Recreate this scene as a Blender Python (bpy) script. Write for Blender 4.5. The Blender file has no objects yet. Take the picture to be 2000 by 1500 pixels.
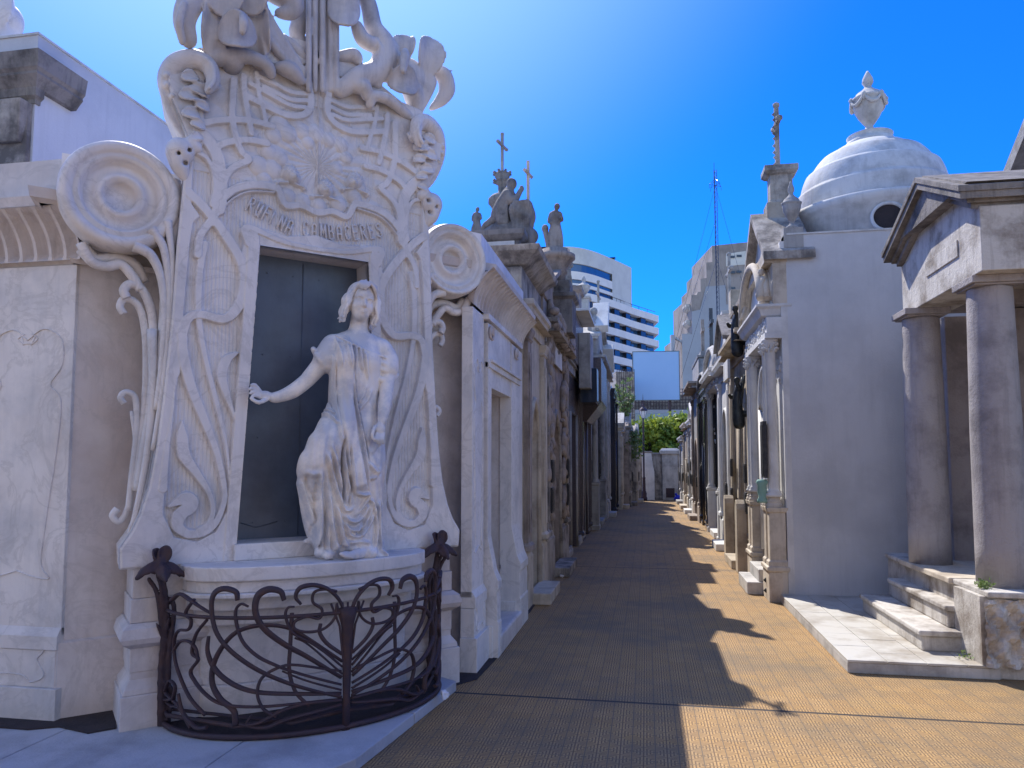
import bpy, bmesh, math, random
import numpy as np
from mathutils import Vector, Matrix
R = math.radians
random.seed(7); RNG = np.random.default_rng(7)
SC = bpy.context.scene; COL = SC.collection
# ------------------------------------------------------------ camera, sky, sun, exposure
FPX = 1444.0; PITCH = R(4.2); CX = 1000.0; CY = 903.0-FPX*math.tan(PITCH)
YAW = math.atan(262.0/(FPX/math.cos(PITCH)))
cam = bpy.data.cameras.new('camera'); camo = bpy.data.objects.new('camera', cam); COL.objects.link(camo)
camo.location = (0, 0, 1.6); camo.rotation_euler = (R(90)+PITCH, 0, YAW)
cam.sensor_width = 36; cam.lens = FPX/2000*36; cam.shift_y = (CY-750)/2000; cam.clip_end = 3000; cam.clip_start = .05
SC.camera = camo
SUN_AZ = math.atan2(1.5, 2.42)           # from +Y towards -X
SUN_EL = R(50.7)
w = bpy.data.worlds.new('World'); SC.world = w; w.use_nodes = True
nt = w.node_tree; bg = nt.nodes['Background']
sky = nt.nodes.new('ShaderNodeTexSky'); sky.sky_type = 'NISHITA'; sky.sun_disc = False
sky.sun_elevation = SUN_EL; sky.sun_rotation = -SUN_AZ; sky.air_density = 1.0; sky.dust_density = .25; sky.ozone_density = 3.0
tc = nt.nodes.new('ShaderNodeTexCoord'); sx = nt.nodes.new('ShaderNodeSeparateXYZ'); nt.links.new(tc.outputs['Generated'], sx.inputs[0])
def wmap(v, a, b, c=0, d=1):
    q = nt.nodes.new('ShaderNodeMapRange'); q.interpolation_type = 'SMOOTHSTEP'; q.inputs[1].default_value = a; q.inputs[2].default_value = b; q.inputs[3].default_value = c; q.inputs[4].default_value = d; nt.links.new(v, q.inputs[0]); return q.outputs[0]
def wmix(f, a, b, mode='MIX'):
    q = nt.nodes.new('ShaderNodeMix'); q.data_type = 'RGBA'; q.blend_type = mode; q.clamp_result = False
    for i, v in ((0, f), (6, a), (7, b)):
        if isinstance(v, tuple): q.inputs[i].default_value = (*v, 1)
        elif isinstance(v, (int, float)): q.inputs[i].default_value = v
        else: nt.links.new(v, q.inputs[i])
    return q.outputs[2]
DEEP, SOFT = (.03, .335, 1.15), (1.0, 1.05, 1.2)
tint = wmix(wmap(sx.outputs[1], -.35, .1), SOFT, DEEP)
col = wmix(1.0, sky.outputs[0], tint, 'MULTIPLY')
dp = nt.nodes.new('ShaderNodeVectorMath'); dp.operation = 'DOT_PRODUCT'; nt.links.new(tc.outputs['Generated'], dp.inputs[0])
dp.inputs[1].default_value = (-math.sin(SUN_AZ)*math.cos(SUN_EL), math.cos(SUN_AZ)*math.cos(SUN_EL), math.sin(SUN_EL))
pw_ = nt.nodes.new('ShaderNodeMath'); pw_.operation = 'POWER'; nt.links.new(wmap(dp.outputs['Value'], .72, 1.12, 0, 1.0), pw_.inputs[0]); pw_.inputs[1].default_value = 1.5
col = wmix(pw_.outputs[0], col, (3.2, 4.6, 6.0))
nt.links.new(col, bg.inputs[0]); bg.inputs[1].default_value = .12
sl = bpy.data.lights.new('sun', 'SUN'); sl.energy = 3.1; sl.angle = R(.53); sl.color = (1, .94, .85)
so = bpy.data.objects.new('sun', sl); COL.objects.link(so)
sd = Vector((-math.sin(SUN_AZ)*math.cos(SUN_EL), math.cos(SUN_AZ)*math.cos(SUN_EL), math.sin(SUN_EL)))
so.rotation_euler = sd.to_track_quat('Z', 'Y').to_euler(); so.location = (-10, 15, 25)
SC.view_settings.view_transform = 'Standard'; SC.view_settings.look = 'None'; SC.view_settings.exposure = 1.15; SC.view_settings.gamma = 1
SC.cycles.max_bounces = 6; SC.cycles.diffuse_bounces = 4
# ------------------------------------------------------------ photo-measuring helpers (rays through the lens, met with real planes)
cf = np.array([-math.sin(YAW)*math.cos(PITCH), math.cos(YAW)*math.cos(PITCH), math.sin(PITCH)])
cr = np.array([math.cos(YAW), math.sin(YAW), 0.]); cu = np.cross(cr, cf); CP = np.array([0, 0, 1.6])
def hit(x, y, P, N):
    d = cf+cr*(x-CX)/FPX-cu*(y-CY)/FPX; P = np.array(P, float); N = np.array(N, float)
    return CP+d*(np.dot(P-CP, N)/np.dot(d, N))
# ------------------------------------------------------------ materials
def mat(name, base, dark=None, amt=.5, scale=2.0, streak=0.0, rough=.75, bump=.25, bscale=30, spec=.3, metal=0.0, veins=0.0, third=None, low=.45, high=.65):
    m = bpy.data.materials.new(name); m.use_nodes = True; t = m.node_tree; N = t.nodes; L = t.links
    b = N['Principled BSDF']; b.inputs['Roughness'].default_value = rough; b.inputs['Metallic'].default_value = metal
    b.inputs['Specular IOR Level'].default_value = spec
    geo = N.new('ShaderNodeNewGeometry'); pos = geo.outputs['Position']
    def noise(sc, det=6, r=.6, vec=None, dist=0):
        n = N.new('ShaderNodeTexNoise'); n.inputs['Scale'].default_value = sc; n.inputs['Detail'].default_value = det
        n.inputs['Roughness'].default_value = r; n.inputs['Distortion'].default_value = dist
        L.new(vec or pos, n.inputs['Vector']); return n.outputs['Fac']
    def ramp(f, a, c):
        q = N.new('ShaderNodeMapRange'); q.inputs['From Min'].default_value = a; q.inputs['From Max'].default_value = c
        L.new(f, q.inputs['Value']); return q.outputs[0]
    def mul(a, v):
        q = N.new('ShaderNodeMath'); q.operation = 'MULTIPLY'; L.new(a, q.inputs[0])
        if isinstance(v, (int, float)): q.inputs[1].default_value = v
        else: L.new(v, q.inputs[1])
        return q.outputs[0]
    def mix(fac, a, c):
        q = N.new('ShaderNodeMix'); q.data_type = 'RGBA'; L.new(fac, q.inputs[0])
        for i, v in ((6, a), (7, c)):
            if isinstance(v, tuple): q.inputs[i].default_value = (*v, 1)
            else: L.new(v, q.inputs[i])
        return q.outputs[2]
    base = tuple(base); col = None
    if dark is not None:
        col = mix(mul(ramp(noise(scale, 8, .65), low, high), amt), base, tuple(dark))
    else: col = base
    if third is not None:
        col = mix(mul(ramp(noise(scale*.45, 5, .6), .5, .68), .7), col, tuple(third))
    if streak > 0:
        mp = N.new('ShaderNodeMapping'); mp.inputs['Scale'].default_value = (5, 5, .45); L.new(pos, mp.inputs['Vector'])
        col = mix(mul(ramp(noise(2.2, 7, .7, mp.outputs[0]), .5, .72), streak), col, tuple(dark))
    if veins > 0:
        nn = noise(2.6, 9, .62, None, 1.2); q = N.new('ShaderNodeMath'); q.operation = 'SUBTRACT'; L.new(nn, q.inputs[0]); q.inputs[1].default_value = .5
        a = N.new('ShaderNodeMath'); a.operation = 'ABSOLUTE'; L.new(q.outputs[0], a.inputs[0])
        col = mix(mul(ramp(a.outputs[0], .035, 0), veins), col, tuple(v*.55 for v in base))
    if col is base: b.inputs['Base Color'].default_value = (*base, 1)
    else: L.new(col, b.inputs['Base Color'])
    if bump > 0:
        bp = N.new('ShaderNodeBump'); bp.inputs['Strength'].default_value = bump; bp.inputs['Distance'].default_value = .02
        L.new(noise(bscale, 5, .7), bp.inputs['Height']); L.new(bp.outputs[0], b.inputs['Normal'])
    return m
M = {}
M['marble'] = mat('white_marble', (.74, .71, .70), (.44, .45, .48), .7, 1.7, .35, .5, .12, 40, veins=.35, third=(.50, .45, .42))
M['marble2'] = mat('stained_marble', (.66, .62, .61), (.42, .38, .37), .75, 1.3, .4, .6, .15, 30, veins=.25, third=(.44, .35, .31))
M['marble3'] = mat('weathered_marble', (.62, .59, .58), (.27, .27, .30), .85, 2.4, .5, .6, .2, 35, third=(.46, .43, .42))
M['statue'] = mat('statue_marble', (.84, .80, .76), (.48, .51, .58), .85, 3.2, .3, .45, .08, 60, third=(.64, .51, .41), high=.58)
M['door'] = mat('dark_door', (.095, .125, .175), (.06, .08, .115), .8, 2.5, .3, .38, .08, 20, spec=.5)
M['iron'] = mat('dark_iron', (.048, .034, .044), (.085, .045, .04), .7, 14, 0, .55, .3, 60)
M['stucco'] = mat('pale_stucco', (.60, .605, .63), (.44, .45, .475), .65, .8, .35, .85, .25, 40, third=(.42, .42, .45))
M['white'] = mat('white_plaster', (.66, .65, .64), (.42, .41, .40), .6, 2.5, .4, .8, .2, 30)
M['dome'] = mat('dome_plaster', (.60, .60, .60), (.33, .33, .33), .7, 3.5, .5, .8, .2, 30)
M['old'] = mat('weathered_stone', (.42, .38, .34), (.11, .10, .095), .9, 3.0, .8, .9, .6, 22, third=(.42, .36, .28), low=.42, high=.6)
M['brown'] = mat('brown_stone', (.38, .32, .28), (.13, .105, .09), .85, 2.4, .8, .9, .6, 25, third=(.34, .28, .23))
M['black_stone'] = mat('grimy_stone', (.24, .22, .21), (.07, .065, .063), .9, 4.0, .7, .9, .6, 25, third=(.30, .27, .23))
M['cream'] = mat('cream_plaster', (.58, .51, .42), (.28, .23, .18), .7, 3.0, .6, .85, .25, 30)
M['tan'] = mat('tan_stone', (.47, .40, .31), (.22, .18, .14), .7, 3.0, .4, .85, .25, 30)
M['grey'] = mat('grey_stone', (.36, .35, .34), (.16, .15, .15), .8, 3.0, .6, .85, .35, 30)
M['palegrey'] = mat('pale_grey_stone', (.50, .48, .46), (.25, .24, .23), .8, 3.0, .5, .85, .35, 30)
M['granite'] = mat('polished_black_granite', (.022, .024, .034), (.045, .045, .055), .6, 60, 0, .12, 0, spec=.7)
M['mauve'] = mat('polished_mauve_granite', (.10, .085, .095), (.055, .048, .055), .8, 50, 0, .2, 0, spec=.6)
M['bronze'] = mat('dark_bronze', (.035, .037, .04), (.06, .07, .068), .8, 12, .4, .45, .3, 40, metal=.4)
M['verdigris'] = mat('verdigris', (.22, .38, .32), (.30, .42, .36), .6, 9, 0, .8, .3, 40)
M['glass'] = mat('dark_glass', (.02, .035, .06), None, rough=.06, bump=0, spec=.9)
M['bglass'] = mat('blue_glass', (.03, .09, .20), (.02, .05, .10), .7, .25, 0, .08, 0, spec=.9)
M['concrete'] = mat('tower_concrete', (.62, .60, .55), (.46, .45, .42), .6, .35, .35, .85, .05, 8)
M['balcony'] = mat('balcony_parapet', (.76, .72, .68), (.62, .59, .56), .5, .5, .1, .85, 0)
M['party'] = mat('party_wall_plaster', (.34, .36, .40), (.27, .28, .31), .8, .18, .5, .9, .05, 5)
M['party2'] = mat('old_party_wall', (.32, .28, .26), (.17, .15, .14), .9, .3, .7, .9, .1, 5)
M['temple'] = mat('grey_cement_render', (.36, .335, .34), (.18, .165, .17), .8, 2.8, .55, .88, .6, 45, third=(.45, .41, .40))
M['templew'] = mat('flaking_white_render', (.56, .53, .49), (.22, .185, .155), .9, 3.2, .6, .88, .4, 30)
M['kerb'] = mat('pale_pavement_cement', (.46, .47, .50), (.30, .30, .32), .8, 2.2, 0, .8, .35, 60)
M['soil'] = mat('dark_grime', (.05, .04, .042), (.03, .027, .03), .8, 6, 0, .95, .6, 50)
M['lamp_glass'] = mat('lamp_glass', (.6, .62, .66), None, rough=.2, bump=0)
M['board'] = mat('blue_billboard', (.30, .47, .74), (.27, .44, .71), .5, .6, 0, .6, 0)
M['bag'] = mat('blue_plastic', (.02, .03, .45), None, rough=.4, bump=.2, bscale=12)
M['paper'] = mat('crumpled_paper', (.75, .75, .78), None, rough=.8, bump=.4, bscale=60)
M['bark'] = mat('bark', (.10, .075, .055), (.05, .04, .03), .8, 8, .5, .9, .5, 20)
M['bronzeplate'] = mat('bronze_plaque', (.045, .045, .05), (.09, .085, .08), .7, 25, 0, .5, .5, 90, metal=.3)
def leafmat(name, a, b):
    m = bpy.data.materials.new(name); m.use_nodes = True; t = m.node_tree; p = t.nodes['Principled BSDF']
    oi = t.nodes.new('ShaderNodeNewGeometry'); n = t.nodes.new('ShaderNodeTexNoise'); n.inputs['Scale'].default_value = 1.3; n.inputs['Detail'].default_value = 4
    t.links.new(oi.outputs['Position'], n.inputs['Vector'])
    mx = t.nodes.new('ShaderNodeMix'); mx.data_type = 'RGBA'; mx.inputs[6].default_value = (*a, 1); mx.inputs[7].default_value = (*b, 1)
    mr = t.nodes.new('ShaderNodeMapRange'); mr.inputs[1].default_value = .38; mr.inputs[2].default_value = .62
    t.links.new(n.outputs['Fac'], mr.inputs[0]); t.links.new(mr.outputs[0], mx.inputs[0]); t.links.new(mx.outputs[2], p.inputs['Base Color'])
    p.inputs['Roughness'].default_value = .6
    tr = t.nodes.new('ShaderNodeBsdfTranslucent'); t.links.new(mx.outputs[2], tr.inputs['Color'])
    ms = t.nodes.new('ShaderNodeMixShader'); ms.inputs[0].default_value = .35
    t.links.new(p.outputs[0], ms.inputs[1]); t.links.new(tr.outputs[0], ms.inputs[2]); t.links.new(ms.outputs[0], t.nodes['Material Output'].inputs[0])
    return m
M['leaf'] = leafmat('tree_leaves', (.10, .17, .025), (.30, .36, .04))
M['leafw'] = leafmat('weed_leaves', (.10, .16, .05), (.18, .25, .08))
# ------------------------------------------------------------ object helpers
def link(o, parent=None):
    COL.objects.link(o)
    if parent is not None: o.parent = parent
    return o
def tag(o, label=None, cat=None, group=None, kind=None):
    if label: o['label'] = label
    if cat: o['category'] = cat
    if group: o['group'] = group
    if kind: o['kind'] = kind
    return o
def thing(name, label, cat, loc=(0, 0, 0), rot=0, group=None):
    o = bpy.data.objects.new(name, None); o.location = loc; o.rotation_euler = (0, 0, rot); o.empty_display_size = .2
    link(o); return tag(o, label, cat, group)
def np_mesh(name, V, Q, m, parent=None, smooth=True):
    me = bpy.data.meshes.new(name); V = np.asarray(V, np.float32); Q = np.asarray(Q, np.int32); k = Q.shape[1]
    me.vertices.add(len(V)); me.vertices.foreach_set('co', V.ravel()); me.loops.add(Q.size); me.loops.foreach_set('vertex_index', Q.ravel())
    me.polygons.add(len(Q)); me.polygons.foreach_set('loop_start', np.arange(0, Q.size, k, dtype=np.int32)); me.polygons.foreach_set('loop_total', np.full(len(Q), k, np.int32))
    me.polygons.foreach_set('use_smooth', np.full(len(Q), smooth)); me.update(calc_edges=True); me.validate(); me.materials.append(m)
    return link(bpy.data.objects.new(name, me), parent)
class MB:
    def __init__(s): s.V = []; s.F = []; s.S = []
    def add(s, V, F, smooth=False):
        n = len(s.V); s.V += [tuple(v) for v in V]; s.F += [tuple(i+n for i in f) for f in F]; s.S += [smooth]*len(F); return s
    def box(s, x0, x1, y0, y1, z0, z1):
        return s.loft([(x0, x1, y0, y1, z0), (x0, x1, y0, y1, z1)])
    def loft(s, R_):                       # stacked rectangles (x0,x1,y0,y1,z): mouldings that run round a block
        V = []; F = []
        for (x0, x1, y0, y1, z) in R_: V += [(x0, y0, z), (x1, y0, z), (x1, y1, z), (x0, y1, z)]
        for i in range(len(R_)-1):
            a = i*4; b = a+4
            for k in range(4): F.append((a+k, a+(k+1) % 4, b+(k+1) % 4, b+k))
        F.append((3, 2, 1, 0)); n = (len(R_)-1)*4; F.append((n, n+1, n+2, n+3))
        return s.add(V, F)
    def mould(s, x0, x1, y0, y1, prof):    # prof: (z, projection) on all four sides
        return s.loft([(x0-p, x1+p, y0-p, y1+p, z) for z, p in prof])
    def prism(s, P, y0, y1, axis='y'):     # polygon (x,z) pushed from y0 to y1  ('z': polygon (x,y) from z y0 to y1)
        n = len(P)
        if axis == 'y': V = [(p[0], y0, p[1]) for p in P]+[(p[0], y1, p[1]) for p in P]
        elif axis == 'z': V = [(p[0], p[1], y0) for p in P]+[(p[0], p[1], y1) for p in P]
        else: V = [(y0, p[0], p[1]) for p in P]+[(y1, p[0], p[1]) for p in P]
        F = [(i, (i+1) % n, n+(i+1) % n, n+i) for i in range(n)]+[tuple(range(n-1, -1, -1)), tuple(range(n, 2*n))]
        return s.add(V, F)
    def lathe(s, c, prof, seg=28, a0=0, a1=2*math.pi, sx=1, sy=1, smooth=True):
        V = []; F = []; full = abs(a1-a0-2*math.pi) < 1e-6; n = seg if full else seg+1
        for r, z in prof:
            for k in range(n):
                a = a0+(a1-a0)*k/seg; V.append((c[0]+r*sx*math.cos(a), c[1]+r*sy*math.sin(a), c[2]+z))
        for i in range(len(prof)-1):
            for k in range(seg):
                k2 = (k+1) % n; F.append((i*n+k, i*n+k2, (i+1)*n+k2, (i+1)*n+k))
        s.add(V, F, smooth)
        if full:
            m = (len(prof)-1)*n; base = len(s.V)-len(V)
            s.F.append(tuple(base+k for k in range(n-1, -1, -1))); s.F.append(tuple(base+m+k for k in range(n))); s.S += [False, False]
        return s
    def tube(s, P, r, seg=8, flat=1.0, closed_caps=True):
        P = [Vector(p) for p in P]; n = len(P); rr = r if isinstance(r, (list, tuple)) else [r]*n
        V = []; F = []; prev = None
        for i in range(n):
            t = (P[min(i+1, n-1)]-P[max(i-1, 0)]).normalized()
            if prev is None:
                up = Vector((0, 0, 1)) if abs(t.z) < .9 else Vector((0, 1, 0)); a = t.cross(up).normalized()
            else:
                a = prev-t*prev.dot(t); a = a.normalized() if a.length > 1e-6 else t.orthogonal().normalized()
            prev = a; b = t.cross(a)
            for k in range(seg):
                q = 2*math.pi*k/seg; V.append(P[i]+a*math.cos(q)*rr[i]+b*math.sin(q)*rr[i]*flat)
        for i in range(n-1):
            for k in range(seg): F.append((i*seg+k, i*seg+(k+1) % seg, (i+1)*seg+(k+1) % seg, (i+1)*seg+k))
        s.add(V, F, True); base = len(s.V)-len(V)
        s.F.append(tuple(base+k for k in range(seg-1, -1, -1))); s.F.append(tuple(base+(n-1)*seg+k for k in range(seg))); s.S += [False, False]
        return s
    def build(s, name, m, parent=None, bevel=0.0, M4=None):
        me = bpy.data.meshes.new(name); V = s.V
        if M4 is not None: V = [tuple(M4 @ Vector(v)) for v in V]
        me.from_pydata(V, [], s.F); me.polygons.foreach_set('use_smooth', s.S); me.materials.append(m); me.update()
        bm = bmesh.new(); bm.from_mesh(me); bmesh.ops.recalc_face_normals(bm, faces=bm.faces); bm.to_mesh(me); bm.free()
        o = bpy.data.objects.new(name, me); link(o, parent)
        if bevel > 0:
            b = o.modifiers.new('bevel', 'BEVEL'); b.width = bevel; b.segments = 2; b.limit_method = 'ANGLE'; b.angle_limit = R(40)
        return o
def smoothpath(P, n=6):
    P = [np.array(p, float) for p in P]; Q = [2*P[0]-P[1]]+P+[2*P[-1]-P[-2]]; out = []
    for i in range(1, len(Q)-2):
        for k in range(n):
            t = k/n; a, b, c, d = Q[i-1:i+3]
            out.append(.5*((2*b)+(c-a)*t+(2*a-5*b+4*c-d)*t*t+(3*b-a-3*c+d)*t**3))
    out.append(P[-1]); return out
def arc(cx, cz, r, a0, a1, n=12, rz=None):
    rz = r if rz is None else rz
    return [(cx+r*math.cos(R(a0+(a1-a0)*i/n)), cz+rz*math.sin(R(a0+(a1-a0)*i/n))) for i in range(n+1)]
# ------------------------------------------------------------ sculpting volume (signed distances meshed by surface nets)
class Vol:
    def __init__(s, lo, hi, h):
        s.lo = np.array(lo, float); s.h = h; s.n = np.ceil((np.array(hi)-s.lo)/h).astype(int)+1
        s.f = np.full(s.n, .3, np.float32); s.ax = [np.float32(s.lo[i]+h*np.arange(s.n[i])) for i in range(3)]
    def sl(s, lo, hi):
        a = np.clip(np.floor((np.array(lo)-s.lo)/s.h).astype(int), 0, s.n-1); b = np.clip(np.ceil((np.array(hi)-s.lo)/s.h).astype(int)+1, 1, s.n)
        S = tuple(slice(i, j) for i, j in zip(a, b))
        return S, s.ax[0][S[0]][:, None, None], s.ax[1][S[1]][None, :, None], s.ax[2][S[2]][None, None, :]
    def put(s, fn, lo, hi, k=.01, op='u'):
        m = k+.02; S, x, y, z = s.sl(np.array(lo)-m, np.array(hi)+m); d = fn(x, y, z).astype(np.float32); g = s.f[S]
        if min(g.shape) == 0: return
        if op == 's': d = -d
        if k > 0:
            hh = np.maximum(k-np.abs(g-d), 0)/k
            s.f[S] = (np.minimum(g, d)-hh*hh*k*.25) if op == 'u' else (np.maximum(g, d)+hh*hh*k*.25)
        else: s.f[S] = np.minimum(g, d) if op == 'u' else np.maximum(g, d)
    def cap(s, a, b, ra, rb=None, k=.01, op='u'):
        rb = ra if rb is None else rb; a = np.array(a, float); b = np.array(b, float); ba = b-a; L2 = max(float(ba@ba), 1e-9)
        def fn(x, y, z):
            t = np.clip(((x-a[0])*ba[0]+(y-a[1])*ba[1]+(z-a[2])*ba[2])/L2, 0, 1)
            return np.sqrt((x-a[0]-t*ba[0])**2+(y-a[1]-t*ba[1])**2+(z-a[2]-t*ba[2])**2)-(ra+(rb-ra)*t)
        r = max(ra, rb); s.put(fn, np.minimum(a, b)-r, np.maximum(a, b)+r, k, op)
    def path(s, P, rr, k=.01, op='u', sm=4):
        P = smoothpath(P, sm) if sm > 1 else [np.array(p, float) for p in P]; n = len(P)
        if not isinstance(rr, (list, tuple)): rr = [rr, rr]
        r = np.interp(np.linspace(0, 1, n), np.linspace(0, 1, len(rr)), rr)
        for i in range(n-1): s.cap(P[i], P[i+1], r[i], r[i+1], k, op)
    def ell(s, c, rad, k=.01, op='u', rot=None):
        c = np.array(c, float); rad = np.array(rad, float); A = np.eye(3) if rot is None else np.array(rot); mn = rad.min()
        def fn(x, y, z):
            X, Y, Z = x-c[0], y-c[1], z-c[2]
            q = [A[i][0]*X+A[i][1]*Y+A[i][2]*Z for i in range(3)]
            k0 = np.sqrt((q[0]/rad[0])**2+(q[1]/rad[1])**2+(q[2]/rad[2])**2)+1e-6
            k1 = np.sqrt((q[0]/rad[0]**2)**2+(q[1]/rad[1]**2)**2+(q[2]/rad[2]**2)**2)+1e-6
            return k0*(k0-1)/k1
        e = rad.max() if rot is not None else rad
        s.put(fn, c-e, c+e, k, op)
    def petal(s, c, up, nrm, A, B, cup=.4, th=.012, k=.008, ripple=0.0, curl=0.0):
        # a curved sheet: long axis `up` (half length A), half width B, facing nrm, cupped towards nrm
        c = np.array(c, float); U = np.array(up, float); U /= np.linalg.norm(U); Nn = np.array(nrm, float); Nn -= U*(Nn@U); Nn /= np.linalg.norm(Nn); W = np.cross(U, Nn)
        def fn(x, y, z):
            X, Y, Z = x-c[0], y-c[1], z-c[2]
            a = X*U[0]+Y*U[1]+Z*U[2]; b = X*W[0]+Y*W[1]+Z*W[2]; n = X*Nn[0]+Y*Nn[1]+Z*Nn[2]
            sh = cup*B*(b/B)**2-curl*A*(a/A)**2+ripple*np.cos(b/B*9)*.5
            an = np.arctan2(b/B, a/A); e = np.sqrt((a/A)**2+(b/B)**2)*(1+ripple*6*np.sin(an*7)*.25)-1
            return np.maximum((np.abs(n-sh)-th)*.75, e*min(A, B)*.8)
        e = math.hypot(A, B)*1.15; s.put(fn, c-e, c+e, k, 'u')
    def mesh(s):
        f = s.f; sg = f < 0; nx, ny, nz = f.shape
        cs = np.zeros((nx-1, ny-1, nz-1), np.int8)
        for i in (0, 1):
            for j in (0, 1):
                for k in (0, 1): cs += sg[i:nx-1+i, j:ny-1+j, k:nz-1+k]
        act = (cs > 0) & (cs < 8); idx = np.full(act.shape, -1, np.int32); I = np.argwhere(act); idx[act] = np.arange(len(I))
        acc = np.zeros((len(I), 3)); cnt = np.zeros(len(I)); C8 = [(i, j, k) for i in (0, 1) for j in (0, 1) for k in (0, 1)]
        val = {c: f[I[:, 0]+c[0], I[:, 1]+c[1], I[:, 2]+c[2]] for c in C8}
        for a in C8:
            for d in range(3):
                if a[d] == 0:
                    b = list(a); b[d] = 1; b = tuple(b); va, vb = val[a], val[b]; x = (va < 0) != (vb < 0); t = np.where(x, va/(np.where(x, va-vb, 1)), 0)
                    p = np.zeros((len(I), 3)); p[:] = a; p[:, d] += t; acc[x] += p[x]; cnt[x] += 1
        V = (I+acc/np.maximum(cnt, 1)[:, None])*s.h+s.lo; Q = []
        for d in range(3):
            sh = [slice(None)]*3; A = sg[tuple(slice(0, -1) if q == d else slice(None) for q in range(3))]; B = sg[tuple(slice(1, None) if q == d else slice(None) for q in range(3))]
            e = np.argwhere(A != B); u, v = [(1, 2), (2, 0), (0, 1)][d]
            e = e[(e[:, u] > 0) & (e[:, v] > 0) & (e[:, u] < f.shape[u]-1) & (e[:, v] < f.shape[v]-1)]
            fl = A[e[:, 0], e[:, 1], e[:, 2]]
            def g(du, dv):
                q = e.copy(); q[:, u] -= du; q[:, v] -= dv; return idx[q[:, 0], q[:, 1], q[:, 2]]
            q = np.stack([g(1, 1), g(0, 1), g(0, 0), g(1, 0)], 1); q[~fl] = q[~fl][:, ::-1]; Q.append(q)
        return V, np.concatenate(Q)
    def build(s, name, m, parent=None, single=False):
        V, Q = s.mesh()
        if single:                          # keep only the largest connected piece
            L = np.arange(len(V))
            for _ in range(400):
                q = L[Q].min(1); N = L.copy()
                for c in range(4): np.minimum.at(N, Q[:, c], q)
                N = N[N]
                if (N == L).all(): break
                L = N
            u, c = np.unique(L[Q[:, 0]], return_counts=True); k = L == u[c.argmax()]; r = np.cumsum(k)-1; Q = r[Q[k[Q[:, 0]]]]; V = V[k]
        return np_mesh(name, V, Q, m, parent)
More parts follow.
